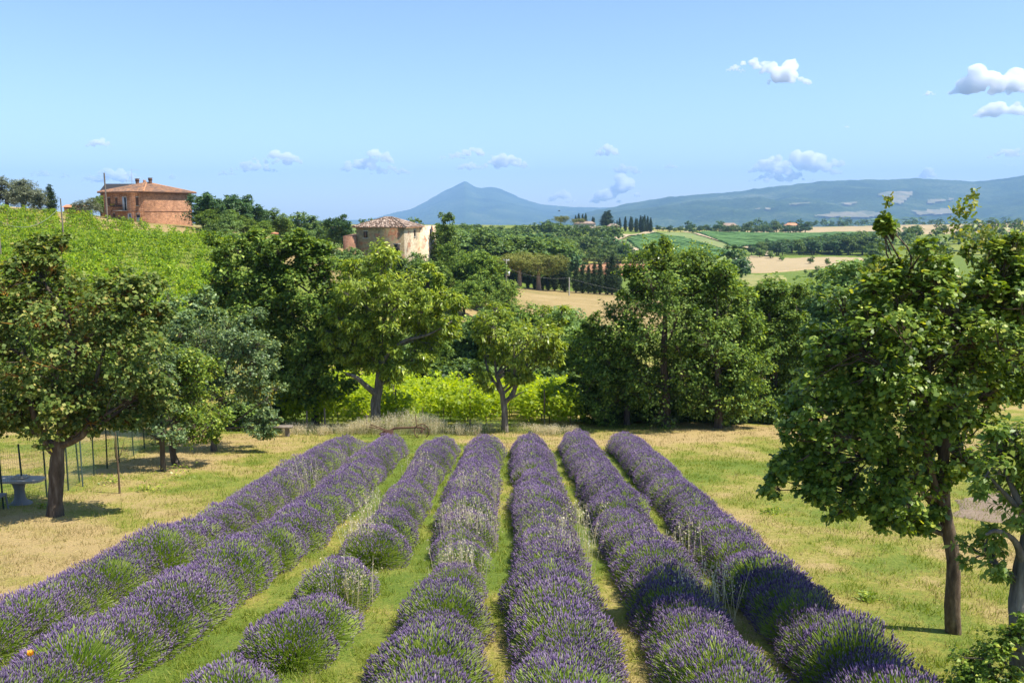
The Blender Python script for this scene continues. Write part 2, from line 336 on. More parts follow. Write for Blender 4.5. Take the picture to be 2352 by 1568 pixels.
def fieldmat(name, c0, c1, c2, s1=0.05, s2=0.5, stretch=(1, 1, 1)):
    m, nt, N, L = newmat(name); tc = N('ShaderNodeTexCoord'); mp = N('ShaderNodeMapping'); mp.inputs['Scale'].default_value = stretch
    L(tc.outputs['Object'], mp.inputs[0]); v = mp.outputs[0]
    f = math_(N, L, 'ADD', math_(N, L, 'MULTIPLY', noise(N, L, s1, 5, 0.6, v), 0.6), math_(N, L, 'MULTIPLY', noise(N, L, s2, 5, 0.7, v), 0.4))
    b = N('ShaderNodeBsdfPrincipled'); b.inputs['Roughness'].default_value = 0.95; b.inputs['Specular IOR Level'].default_value = 0.1
    L(ramp(N, L, f, [(0.33, c0), (0.5, c1), (0.66, c2)]), b.inputs['Base Color'])
    bp = N('ShaderNodeBump'); bp.inputs['Strength'].default_value = 0.7; bp.inputs['Distance'].default_value = 0.3
    L(noise(N, L, s2 * 3, 4, 0.7, v), bp.inputs['Height']); L(bp.outputs[0], b.inputs['Normal'])
    o = N('ShaderNodeOutputMaterial'); L(b.outputs[0], o.inputs[0]); return m
M['straw'] = fieldmat('straw_field', (0.2, 0.18, 0.06), (0.32, 0.235, 0.1), (0.42, 0.31, 0.155), 0.06, 0.9)
M['stubble'] = fieldmat('stubble', (0.3, 0.235, 0.12), (0.38, 0.29, 0.16), (0.44, 0.345, 0.21), 0.01, 0.15)
M['clay'] = fieldmat('clay_soil', (0.28, 0.135, 0.07), (0.37, 0.19, 0.1), (0.42, 0.23, 0.13), 0.04, 0.4)
M['meadow'] = fieldmat('meadow', (0.17, 0.2, 0.06), (0.27, 0.26, 0.09), (0.36, 0.31, 0.13), 0.04, 0.4)
M['vinesoil'] = fieldmat('vineyard_soil', (0.13, 0.19, 0.055), (0.19, 0.23, 0.08), (0.26, 0.26, 0.11), 0.02, 0.2)
M['track'] = fieldmat('dirt_track', (0.34, 0.26, 0.15), (0.42, 0.33, 0.2), (0.48, 0.38, 0.25), 0.05, 0.6)
M['soil'] = fieldmat('bare_soil', (0.26, 0.19, 0.13), (0.36, 0.27, 0.19), (0.45, 0.34, 0.25), 0.6, 6)
field('dry_field', [(1040, 104), (1480, 104), (1560, 150), (1500, 214), (1330, 214), (1190, 203), (1100, 190), (1030, 150)], M['straw'], 0.06, 70, 1.5)
field('hilltop_meadow', [(-400, 128), (30, 128), (230, 131), (340, 137), (480, 133), (640, 120), (800, 112), (820, 160), (600, 175), (300, 190), (-400, 190)], M['straw'], 0.08, 90, 1.5)
field('clay_field', [(1290, 330), (1500, 330), (1500, 420), (1420, 418), (1330, 385)], M['clay'], 0.5, 40, 3)
field('far_green_field', [(1345, 450), (1440, 450), (1470, 560), (1420, 590), (1350, 570)], M['meadow'], 0.5, 30, 3)
field('vineyard_ground', [(1480, 440), (1650, 440), (1690, 520), (1660, 560), (1840, 640), (2050, 660), (2050, 790), (1600, 800), (1490, 690), (1430, 590)], M['vinesoil'], 0.6, 60, 4)
field('golden_field', [(1690, 370), (1760, 360), (1960, 380), (1990, 460), (1900, 480), (1820, 470), (1720, 500)], M['stubble'], 0.5, 50, 4)
field('green_field', [(1640, 250), (1760, 250), (1800, 330), (1700, 350)], M['meadow'], 0.5, 30, 3)
field('stubble_field', [(1700, 830), (1830, 830), (2100, 760), (2500, 760), (2500, 1100), (2050, 1250), (1850, 1150), (1730, 980)], M['stubble'], 0.8, 60, 6)
0 and field('pale_plain_field', [(1600, 1500), (1760, 1500), (1740, 2300), (1610, 2300)], M['stubble'], 1.5, 24, 10)
0 and field('pink_plain_field', [(1860, 2200), (2050, 2200), (2020, 3400), (1900, 3600)], M['stubble'], 2.5, 24, 20)
field('bare_soil_patch', [(2180, 22.6), (2300, 21.8), (2420, 22.6), (2400, 26), (2260, 26.5), (2190, 25)], M['soil'], 0.02, 40, 0.25)
def track(name, pts, wid, lift):
    P = np.array([on(c, d) for c, d in pts]); t = np.linspace(0, len(P) - 1, 60)
    X = np.stack([np.interp(t, range(len(P)), P[:, k]) for k in range(2)], -1); d = nz(np.gradient(X, axis=0)); nn = np.stack([-d[:, 1], d[:, 0]], -1)
    V = np.concatenate([np.stack([*(X + nn * s * wid / 2).T], -1) for s in (-1, 0, 1)]); V = np.column_stack([V, H(V[:, 0], V[:, 1]) + lift])
    F = [[k * 60 + i, k * 60 + i + 1, (k + 1) * 60 + i + 1, (k + 1) * 60 + i] for k in range(2) for i in range(59)]
    put(name, mk_mesh(name, V, F, M['track'], True), None, 'structure')
track('dirt_track', [(1500, 480), (1445, 530), (1410, 590), (1440, 640), (1480, 680), (1500, 730)], 7, 0.9)
track('vineyard_track', [(1570, 800), (1620, 700), (1680, 600), (1772, 520), (1766, 490)], 5, 1.2)

# ------------------------------------------------------------------ mountains
m, nt, N, L = newmat('mountain_forest')
g = N('ShaderNodeNewGeometry'); pos = g.outputs['Position']
n1 = noise(N, L, 0.0016, 6, 0.62, pos, 0.6); n2 = noise(N, L, 0.035, 6, 0.75, pos)
f = math_(N, L, 'ADD', math_(N, L, 'MULTIPLY', n1, 0.5), math_(N, L, 'MULTIPLY', n2, 0.5))
c = ramp(N, L, f, [(0.36, (0.012, 0.032, 0.014)), (0.48, (0.035, 0.07, 0.026)), (0.56, (0.08, 0.12, 0.045)), (0.66, (0.22, 0.21, 0.11))])
b = N('ShaderNodeBsdfPrincipled'); b.inputs['Roughness'].default_value = 1.0; b.inputs['Specular IOR Level'].default_value = 0.0
bp = N('ShaderNodeBump'); bp.inputs['Strength'].default_value = 1.0; bp.inputs['Distance'].default_value = 22.0
L(n2, bp.inputs['Height']); L(bp.outputs[0], b.inputs['Normal']); L(c, b.inputs['Base Color'])
o = N('ShaderNodeOutputMaterial'); L(b.outputs[0], o.inputs[0]); M['mount'] = m
MT = {}
M['hillfield'] = fieldmat('hillside_stubble', (0.07, 0.1, 0.04), (0.19, 0.17, 0.1), (0.3, 0.24, 0.15), 0.008, 0.04)
def mountain(name, crest, Yc, Y0, n_a, n_t, amp, pw, seed, zb0):
    cx = np.array([p[0] for p in crest], float); cy = np.array([p[1] for p in crest], float)
    px = np.linspace(cx[0], cx[-1], n_a); a = (px - CX) / FPX
    cyf = np.interp(px, cx, cy)
    cyf = np.convolve(np.pad(cyf, 1, 'edge'), np.ones(3) / 3, 'valid')
    zc = np.array([zat(v, Yc) for v in cyf]); t = np.linspace(0, 1.35, n_t)
    T, AA = np.meshgrid(t, a, indexing='ij'); Y = Y0 + (Yc - Y0) * T; X = AA * Y; zb = zb0
    S = np.where(T <= 1, np.clip(T, 0, 1) ** pw, 1 - (T - 1) * 1.5)
    Z = zb + (zc[None] - zb) * S
    sp = fbm(X / 900, Y / 2200, 5, seed) - 0.5
    Z = Z + sp * amp * np.clip(4 * S * (1.03 - np.clip(T, 0, 1)), 0, 1) * np.clip((zc[None] - zb) / 400, 0.1, 1)
    Z = Z + (fbm(X / 60, Y / 60, 3, seed + 9) - 0.5) * 20 * np.clip(S * 3, 0, 1)
    ii = np.arange(n_t * n_a).reshape(n_t, n_a); F = np.stack([ii[:-1, :-1], ii[:-1, 1:], ii[1:, 1:], ii[1:, :-1]], -1).reshape(-1, 4)
    put(name, mk_mesh(name, np.stack([X, Y, Z], -1), F, M['mount'], True), None, 'structure')
    MT[name] = (X, Y, Z)
mountain('mountain', [(560, 509), (760, 507), (840, 505), (865, 501), (900, 490), (950, 478), (985, 460), (1020, 440), (1045, 428), (1060, 420.5), (1070, 415), (1079, 420), (1095, 430), (1112, 432), (1130, 429), (1142, 431), (1158, 437), (1200, 455), (1240, 468), (1290, 474), (1350, 476), (1420, 478), (1600, 490)], 14000, 8000, 380, 80, 300, 1.55, 60, -172.0)
mountain('mountain_ridge', [(1230, 510), (1300, 497), (1350, 486), (1400, 476), (1450, 465), (1530, 452), (1620, 445), (1700, 437), (1800, 425), (1870, 416), (1960, 411), (2090, 409), (2150, 413), (2220, 418), (2280, 413), (2352, 401), (2450, 394), (2700, 412), (3000, 430)], 8600, 4400, 300, 90, 330, 1.25, 72, -168.0)
def mountain_field(name, outline, mat):
    X, Y, Z = MT['mountain_ridge']; px = X / Y * FPX + CX
    py = np.array(HOR - (Z - CAMZ) / Y * FPX * 1.0); ins = inpoly(px, py, outline); ii = np.arange(X.size).reshape(X.shape)
    cell = (ins[:-1, :-1] & ins[1:, 1:] & ins[1:, :-1] & ins[:-1, 1:]); n_t = X.shape[0]
    tt = np.linspace(0, 1.35, n_t)[:-1]; cell &= (tt < 0.97)[:, None]
    F = np.stack([ii[:-1, :-1], ii[:-1, 1:], ii[1:, 1:], ii[1:, :-1]], -1)[cell]
    if len(F) == 0: return
    u, inv = np.unique(F.ravel(), return_inverse=True); V = np.stack([X, Y, Z + 14], -1).reshape(-1, 3)[u]
    put(name, mk_mesh(name, V, inv.reshape(-1, 4), mat, True), None, 'structure')
for k, (nm, o) in enumerate([('hillside_field', [(1995, 452), (2020, 444), (2085, 442), (2082, 458), (2060, 474), (2010, 470), (2030, 460)]),
          ('hillside_field', [(2110, 462), (2170, 458), (2190, 463), (2150, 468), (2120, 476)]), ('hillside_field', [(1850, 500), (1900, 490), (1980, 488), (2030, 492), (2000, 504), (1900, 506)]),
          ('hillside_field', [(1910, 470), (1960, 466), (1990, 470), (1940, 477)]), ('hillside_field', [(1710, 484), (1760, 480), (1790, 482), (1740, 489)]), ('hillside_field', [(1790, 472), (1850, 468), (1860, 472), (1810, 477)]),
          ('hillside_field', [(1560, 489), (1620, 485), (1640, 488), (1590, 494)]), ('hillside_field', [(2080, 488), (2160, 480), (2240, 484), (2180, 496), (2100, 500)])]):
    mountain_field(nm, o, M['hillfield'])
# ------------------------------------------------------------------ foliage
def kite(P, D, Nn, Ln, Wd, fold=0.12):
    S = nz(np.cross(D, Nn)); n = len(P); Ln = np.broadcast_to(Ln, (n,))[:, None]; Wd = np.broadcast_to(Wd, (n,))[:, None]
    V = np.stack([P, P + D * Ln * 0.45 + S * Wd * 0.5 + Nn * Wd * fold, P + D * Ln - Nn * Ln * 0.08, P + D * Ln * 0.45 - S * Wd * 0.5 + Nn * Wd * fold], 1)
    return V.reshape(-1, 3), (np.arange(n)[:, None] * 4 + np.arange(4)[None])
_OT = np.array([0, .3, .48, .74, 1.0]); _OW = np.array([.06, .4, .2, .46, .12])
def lobed(P, D, Nn, Ln, Wd, T=_OT, Wp=_OW):
    S = nz(np.cross(D, Nn)); n = len(P); k = len(T); Ln = np.broadcast_to(Ln, (n,)); Wd = np.broadcast_to(Wd, (n,)); V = np.zeros((n, 2 * k, 3))
    for i in range(k):
        c = P + D * (Ln * T[i])[:, None] - Nn * (Ln * 0.18 * (T[i] - 0.4) ** 2)[:, None]
        s = S * (Wd * Wp[i] * 1.1)[:, None]; V[:, 2 * i] = c + s; V[:, 2 * i + 1] = c - s
    f = np.array([[2 * i, 2 * i + 2, 2 * i + 3, 2 * i + 1] for i in range(k - 1)])
    return V.reshape(-1, 3), (np.arange(n)[:, None, None] * 2 * k + f[None]).reshape(-1, 4)

def crown(E, n_sub, n_tuft, n_leaf, L, W, seed, droop=0.25, rs=0.3, tr=0.3, shell=0.45, up=0.9, zmin=None, spike=0.0, shape=kite, jl=0.3):
    """E: ellipsoids (x,y,z,rx,ry,rz). Returns leaf V,F, sub-lobe centres, tuft centres and their lobe index"""
    r = R(seed); E = np.asarray(E, float); rad = E[:, 3:].prod(1) ** (1 / 3.0)
    p = rad ** 1.7; p /= p.sum(); subs = []; sr = []
    tries = 0
    while len(subs) < n_sub and tries < n_sub * 30:
        tries += 1; e = E[r.choice(len(E), p=p)]; d = nz(r.normal(size=3)); q = e[:3] + d * e[3:] * (r.random() ** shell) * 0.86
        if zmin is not None and q[2] < zmin: continue
        ra = rs * (e[3] * e[4] * e[5]) ** (1 / 3.0) * (0.7 + 0.6 * r.random()) + 0.02
        if any(np.sum((q - s) ** 2) < (0.42 * ra) ** 2 for s in subs): continue
        subs.append(q); sr.append(ra)
    subs = np.array(subs); sr = np.array(sr); ns = len(subs); cen = (E[:, :3] * p[:, None]).sum(0)
    ti = np.repeat(np.arange(ns), n_tuft); d = nz(r.normal(size=(len(ti), 3)) + np.array([0, 0, 0.35]) + 0.35 * nz(subs[ti] - cen))
    T = subs[ti] + d * (sr[ti] * (0.35 + 0.75 * r.random(len(ti)) ** 0.7))[:, None] * np.array([1.05, 1.05, 0.85])
    if spike: T[:, 2] += spike * sr[ti] * r.random(len(ti)) ** 3
    if zmin is not None: T[:, 2] = np.maximum(T[:, 2], zmin * 0.9 + 0.1 * T[:, 2])
    li = np.repeat(np.arange(len(T)), n_leaf); n = len(li)
    P = T[li] + r.normal(size=(n, 3)) * (tr * sr[ti][li] * 0.6)[:, None] * np.array([1, 1, 0.75])
    out = nz(0.7 * nz(T - subs[ti])[li] + 0.5 * nz(P - cen))
    Nn = nz(0.55 * out + np.array([0, 0, up]) + 0.62 * r.normal(size=(n, 3)) * 0.8)
    D = r.normal(size=(n, 3)) + 0.8 * out - np.array([0, 0, droop * 2]); D = nz(D - Nn * (D * Nn).sum(1, keepdims=True))
    s = 1 + jl * r.normal(size=n).clip(-2, 2)
    V, F = shape(P, D, Nn, L * s, W * s)
    return V, F, subs, sr, T, ti

def spline(pts, n):
    P = np.asarray(pts, float); k = len(P)
    if k == 2: t = np.linspace(0, 1, n)[:, None]; return P[0] * (1 - t) + P[1] * t
    Q = np.vstack([2 * P[0] - P[1], P, 2 * P[-1] - P[-2]]); out = []
    for s in np.linspace(0, k - 1, n):
        i = min(int(s), k - 2); t = s - i; a, b, c, d = Q[i:i + 4]
        out.append(0.5 * ((2 * b) + (-a + c) * t + (2 * a - 5 * b + 4 * c - d) * t * t + (-a + 3 * b - 3 * c + d) * t ** 3))
    return np.array(out)

def limbs(mb, trunk, subs, seed, r0, r1=0.012, rise=0.55, k=5):
    r = R(seed); tz = trunk[:, 2]; lo = tz[0] + (tz[-1] - tz[0]) * 0.3; subs = np.asarray(subs); K = min(9, max(3, len(subs) // 7)); C = subs[r.permutation(len(subs))[:K]]
    for _ in range(6):
        a_ = np.argmin(((subs[:, None] - C[None]) ** 2).sum(-1), 1); C = np.array([subs[a_ == j].mean(0) if (a_ == j).any() else C[j] for j in range(K)])
    PR = []
    for j in range(K):
        q = C[j]; hd = np.hypot(*(q[:2] - np.array([np.interp(q[2], tz, trunk[:, 0]), np.interp(q[2], tz, trunk[:, 1])])))
        z = np.clip(q[2] - rise * 1.3 * hd - 0.3 * hd * r.random(), lo, tz[-1] - 0.02); s = np.array([np.interp(z, tz, trunk[:, i]) for i in range(3)])
        P = spline([s, s * 0.55 + q * 0.45 + np.array([0, 0, -0.06 * hd]) + r.normal(size=3) * 0.08 * hd, q + r.normal(size=3) * 0.05 * hd], 9); PR.append(P); mb.tube(P, np.linspace(r0, r0 * 0.25, 9), k + 1, False)
    for i, q in enumerate(subs):
        P = PR[a_[i]]; s = P[int(np.clip(np.argmin(((P - q) ** 2).sum(1)) - r.integers(0, 3), 1, 8))]; dq = np.linalg.norm(q - s)
        mb.tube(spline([s, (s + q) / 2 + r.normal(size=3) * 0.12 * dq + [0, 0, 0.06 * dq], q], 6), np.linspace(r1 * 1.6, r1 * 0.6, 6), 4, False)
    return
    for q in subs:
        hd = np.hypot(*(q[:2] - np.array([np.interp(q[2], tz, trunk[:, 0]), np.interp(q[2], tz, trunk[:, 1])])))
        z = np.clip(q[2] - rise * hd - 0.2 * r.random(), lo, tz[-1] - 0.02); s = np.array([np.interp(z, tz, trunk[:, j]) for j in range(3)])
        m_ = (s + q) / 2 + np.array([0, 0, 0.12 * hd]) + r.normal(size=3) * 0.07 * hd
        P = spline([s, m_, q], 6); L_ = np.linalg.norm(q - s)
        mb.tube(P, np.linspace(min(r0, 0.03 * L_ + r1 * 1.5), r1 * 0.7, 6), k, False)

def big_tree(name, label, Y, trunk_px, lobes, tr, mat, bark, n_sub, n_tuft, n_leaf, L, W, seed, cat='tree', twig='twig', dz=0.55, extra=(), droop=0.25, rs=0.3,
             shape=kite, limb_px=(), shell=0.45, up=0.9, depth=1.0, spike=0.0, tuft=0.3, group=None, flare=1.5, twig_r=0.008, jl=0.3):
    b = on(*trunk_px[0], ) if False else on(trunk_px[0][0], Y)
    T = [b - np.array([0, 0, 0.15])] + [at(x, y, Y) for x, y in trunk_px[1:]]
    E = []
    rr = R(seed + 5)
    for lb in lobes:
        x, y, rx, ry = lb[:4]; oy = lb[4] if len(lb) > 4 else rr.uniform(-0.35, 0.35) * met(rx, Y)
        c = at(x, y, Y); c[1] += oy; E.append([*c, met(rx, Y), met(rx, Y) * depth, met(ry, Y)])
    E = np.array(E); E[:, 3:] *= 1.16; E = E - np.array([*b, 0, 0, 0]); T = spline(np.array(T) - b, 26)
    root = thing(name, b, label, cat, group)
    V, F, subs, sr, TT, ti = crown(E, int(n_sub * 1.3), int(n_tuft * 1.25), n_leaf, L * 1.08, W * 1.15, seed, droop, rs, tuft, shell, up, 0.15, spike, shape, jl)
    put('crown', mk_mesh('crown', V, F, mat), root)
    rad = np.interp(np.linspace(0, 1, 26), [0, 0.06, 0.2, 1], [tr * flare, tr * 1.15, tr, tr * 0.5])
    mb = MB(); mb.tube(T, rad, 14, True, 0.3); mb.build('trunk', bark, root, True)
    mb = MB()
    for lp in limb_px:
        r_ = lp[0]; P = spline([at(x, y, Y) + np.array([0, o_, 0]) - b for x, y, o_ in lp[1]], 16); mb.tube(P, np.linspace(r_ * 1.15, r_ * 0.35, 16), 9, True, 0.3)
    limbs(mb, T, subs, seed + 1, tr * 0.42)
    sel = R(seed + 2).random(len(TT)) < (0.5 if twig == 'lichen_twig' else 0.8)
    A = subs[ti[sel]] + (T.mean(0) - subs[ti[sel]]) * 0.05
    if twig == 'lichen_twig':
        mb.build('branches', bark, root, True); mb = MB(); k_ = len(A); J = R(seed + 3).normal(size=(k_, 3)) * 0.05; mb.twigs(A, (A + TT[sel]) / 2 + J, twig_r * 1.5, twig_r); mb.twigs((A + TT[sel]) / 2 + J, TT[sel], twig_r, twig_r * 0.5); mb.build('lichen_twigs', M[twig], root)
    else:
        mb.twigs(A, TT[sel], twig_r * 1.5, twig_r * 0.6); mb.build('branches', bark, root, True)
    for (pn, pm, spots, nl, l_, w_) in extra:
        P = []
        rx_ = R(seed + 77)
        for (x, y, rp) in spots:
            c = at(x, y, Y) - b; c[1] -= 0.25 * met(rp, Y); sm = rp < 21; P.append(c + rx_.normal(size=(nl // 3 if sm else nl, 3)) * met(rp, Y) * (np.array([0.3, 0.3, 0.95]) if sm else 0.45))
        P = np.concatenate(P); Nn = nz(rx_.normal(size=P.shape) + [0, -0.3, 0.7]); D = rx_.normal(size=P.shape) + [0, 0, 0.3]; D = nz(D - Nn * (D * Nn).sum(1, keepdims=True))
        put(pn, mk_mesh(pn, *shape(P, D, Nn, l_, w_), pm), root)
    return root

# ---- templates for trees farther off: unit height, shared meshes
TPL = {}
def template(kind, E, n_sub, n_tuft, n_leaf, L, W, mat, seed, trunk_h=0.5, tr=0.03, bark='bark', **kw):
    V, F, subs, sr, TT, ti = crown(E, n_sub, n_tuft, n_leaf, L, W, seed, **kw)
    mb = MB(); T = spline([(0, 0, -0.03), (0.01, 0.005, trunk_h * 0.5), (0, 0, trunk_h)], 6); mb.tube(T, np.linspace(tr * 1.3, tr * 0.6, 6), 7)
    limbs(mb, T, subs[:26], seed, tr * 0.5, 0.005, k=4)
    TPL.setdefault(kind, []).append((mb.mesh('trunk', M[bark], True), mk_mesh('crown', V, F, mat)))
def plant(kind, name, label, loc, h, seed, cat='tree', group=None, wid=1.0):
    r = R(seed + 1000); t = TPL[kind]; tm, cm = t[seed % len(t)]
    root = thing(name, np.array(loc) - [0, 0, 0.02 * h], label, cat, group, r.random() * 6.28, (h * wid, h * wid, h))
    put('trunk', tm, root); put('crown', cm, root); return root
def plant_px(kind, name, label, dx, top, Y, seed, cat='tree', group=None, wid=1.0):
    b = on(dx, Y); h = float(at(dx, top, Y)[2] - b[2]); return plant(kind, name, label, b, max(h, 0.6), seed, cat, group, wid)
RND = [(0, 0, 0.6, 0.36, 0.36, 0.36), (0.16, 0.1, 0.5, 0.26, 0.26, 0.24), (-0.18, -0.06, 0.52, 0.26, 0.26, 0.26), (0.02, -0.16, 0.44, 0.28, 0.25, 0.24), (0, 0.12, 0.72, 0.24, 0.24, 0.24)]
TALL = [(0, 0, 0.62, 0.24, 0.24, 0.36), (0.1, 0.06, 0.42, 0.22, 0.22, 0.26), (-0.1, -0.06, 0.4, 0.24, 0.22, 0.26), (0.04, -0.08, 0.25, 0.24, 0.24, 0.2), (0.03, 0.02, 0.84, 0.13, 0.13, 0.15)]
BUSH = [(0, 0, 0.45, 0.5, 0.5, 0.42), (0.28, 0.1, 0.36, 0.34, 0.34, 0.32), (-0.3, -0.1, 0.36, 0.36, 0.34, 0.33), (0.05, -0.28, 0.34, 0.34, 0.3, 0.3)]
for s in range(2):
    jit = lambda E, s=s: [tuple(np.array(e) * R(s * 31 + i).uniform(0.86, 1.14, 6)) for i, e in enumerate(E)]
    for kd, mt in (('far', 'wood'), ('far_light', 'wood_light'), ('far_dark', 'wood_dark')):
        template(kd, jit(RND), 46, 9, 9, 0.05, 0.04, M[mt], 100 + s, 0.5, 0.025, rs=0.34, zmin=0.06)
    template('mid', jit(RND), 75, 16, 12, 0.03, 0.021, M['dark'], 140 + s, 0.5, 0.025, rs=0.3, zmin=0.05, bark='bark')
    template('mid_tall', jit(TALL), 75, 16, 12, 0.028, 0.02, M['wood'], 150 + s, 0.6, 0.025, rs=0.3, zmin=0.04)
    template('mid_light', jit(RND), 75, 16, 12, 0.03, 0.021, M['wood_light'], 160 + s, 0.5, 0.025, rs=0.3, zmin=0.05)
    template('bush', jit(BUSH), 55, 12, 11, 0.06, 0.042, M['wood'], 170 + s, 0.3, 0.03, rs=0.34, zmin=0.04)
    template('bush_light', jit(BUSH), 55, 12, 11, 0.06, 0.042, M['wood_light'], 180 + s, 0.3, 0.03, rs=0.34, zmin=0.04)
    template('olive', jit(RND), 50, 14, 11, 0.04, 0.018, M['olive'], 190 + s, 0.5, 0.04, rs=0.36, zmin=0.1)
    # upright spiry growth beside the brick house
    rr = R(200 + s); Es = [(0, 0, 0.35, 0.3, 0.3, 0.3)] + [(rr.uniform(-0.3, 0.3), rr.uniform(-0.25, 0.25), 0.42 + rr.random() * 0.34, 0.085, 0.085, 0.22) for _ in range(13)]
    template('spiry', Es, 80, 16, 10, 0.034, 0.018, M['wood_dark'], 210 + s, 0.5, 0.02, rs=0.5, zmin=0.03, droop=-0.6, up=0.2)
    Ec = [(0, 0, 0.1 + 0.045 + i * 0.088, w_, w_, 0.1) for i, w_ in enumerate([0.07, 0.085, 0.092, 0.092, 0.088, 0.08, 0.068, 0.052, 0.036, 0.018])]
    template('cypress', Ec, 130, 9, 8, 0.024, 0.011, M['cypress'], 230 + s, 0.5, 0.018, rs=0.5, zmin=0.03, droop=-0.9, up=0.0, shell=0.25)
    Eu = [(0, 0, 0.74, 0.42, 0.42, 0.22), (0.16, 0.1, 0.79, 0.26, 0.26, 0.19), (-0.2, -0.06, 0.72, 0.27, 0.27, 0.19), (0.1, -0.18, 0.7, 0.27, 0.25, 0.18)]
    template('pine', jit(Eu), 80, 14, 12, 0.03, 0.01, M['pine'], 250 + s, 0.68, 0.035, 'bark_pine', rs=0.3, zmin=0.45, droop=-0.5, up=0.3)

# ---- the large trees round the lavender field
big_tree('maple_tree', 'lichen-covered maple with a thick dark trunk at the left edge', 22.9, [(125, 1205), (128, 1120), (133, 1040), (140, 1000), (170, 880), (150, 720)],
  [(150, 770, 190, 170), (310, 770, 100, 150), (30, 720, 120, 150), (105, 610, 60, 80), (200, 910, 170, 80), (10, 900, 100, 100), (-70, 780, 90, 160), (270, 690, 90, 70), (340, 880, 60, 70), (60, 960, 80, 40), (130, 950, 120, 50), (250, 950, 100, 50), (140, 860, 150, 80), (330, 960, 50, 40), (112, 570, 36, 46), (350, 730, 55, 80), (250, 645, 70, 50), (50, 620, 60, 50)],
  0.19, M['maple'], M['bark'], 125, 15, 14, 0.095, 0.08, 11, twig='lichen_twig', rs=0.27, shell=0.55, twig_r=0.011, up=0.8,
  limb_px=[(0.1, [(131, 1045, 0), (112, 1015, -0.15), (95, 960, -0.3), (80, 890, -0.3), (60, 800, -0.2)]), (0.11, [(140, 1020, 0), (175, 1008, -0.1), (205, 985, -0.2), (215, 920, -0.2), (240, 800, 0)]), (0.07, [(205, 985, -0.2), (250, 960, 0), (330, 900, 0.3)]), (0.07, [(140, 1000, 0), (110, 900, 0.4), (90, 740, 0.4)])])
big_tree('plum_tree', 'small leafy tree with a straight slim trunk right of the thin sapling', 30.2, [(375, 1105), (373, 1040), (368, 960), (360, 880)], [(340, 900, 70, 90), (375, 970, 60, 50), (310, 940, 45, 60), (360, 830, 50, 60)],
  0.1, M['grey'], M['bark'], 45, 13, 12, 0.085, 0.055, 21, rs=0.3)
big_tree('plum_tree', 'small leafy tree with a leaning dark trunk behind the straight slim one', 31.6, [(407, 1085), (397, 1040), (396, 1000), (410, 900)], [(420, 900, 75, 100), (470, 960, 60, 60), (440, 850, 60, 60), (500, 980, 45, 45)],
  0.14, M['oak'], M['bark'], 48, 13, 12, 0.085, 0.06, 22, rs=0.3)
big_tree('grey_oak_tree', 'grey-green tree with a yellow leafy branch left of the bench', 35.5, [(491, 1046), (492, 1000), (505, 930), (520, 850)], [(520, 830, 110, 100), (575, 900, 65, 90), (470, 790, 70, 70), (605, 965, 38, 50), (560, 760, 60, 50), (450, 880, 60, 70), (600, 820, 45, 60)],
  0.13, M['grey'], M['bark'], 75, 15, 13, 0.1, 0.06, 23, rs=0.27, extra=[('yellow_leaves', M['yellow'], [(600, 893, 26), (575, 850, 18), (625, 905, 14), (560, 830, 14)], 75, 0.11, 0.08)])
big_tree('maple_tree', 'dark maple with a patch of dead red leaves below the hillside vineyard', 47, [(590, 985), (590, 900), (580, 800), (570, 680)], [(560, 670, 100, 110), (620, 750, 90, 130), (510, 620, 55, 70), (590, 600, 60, 60), (540, 780, 80, 80), (630, 860, 80, 80), (500, 700, 50, 90), (585, 556, 36, 40), (520, 570, 40, 40), (630, 600, 50, 60)],
  0.2, M['dark'], M['bark'], 95, 17, 14, 0.15, 0.12, 24, rs=0.26, extra=[('dead_leaves', M['deadleaf'], [(487, 660, 12), (482, 685, 14), (490, 640, 8)], 60, 0.15, 0.11)])
big_tree('maple_tree', 'broad dark maple just left of the big walnut', 45.5, [(725, 985), (722, 900), (725, 800), (735, 680)], [(730, 700, 95, 120), (680, 610, 70, 75), (770, 800, 80, 90), (680, 850, 85, 80), (800, 720, 45, 90), (720, 590, 45, 50), (640, 680, 60, 90), (730, 880, 70, 60), (650, 565, 40, 36), (690, 570, 42, 36), (735, 590, 40, 40)],
  0.2, M['dark'], M['bark'], 105, 17, 14, 0.15, 0.12, 25, rs=0.26)
big_tree('elm_tree', 'dark tree between the left maple and the dead-leaved maple', 41, [(440, 1000), (440, 900), (435, 800), (430, 720)], [(430, 760, 75, 90), (470, 720, 45, 70), (390, 800, 60, 70), (440, 850, 70, 70)],
  0.15, M['grey'], M['bark'], 60, 15, 13, 0.13, 0.095, 26, rs=0.27)
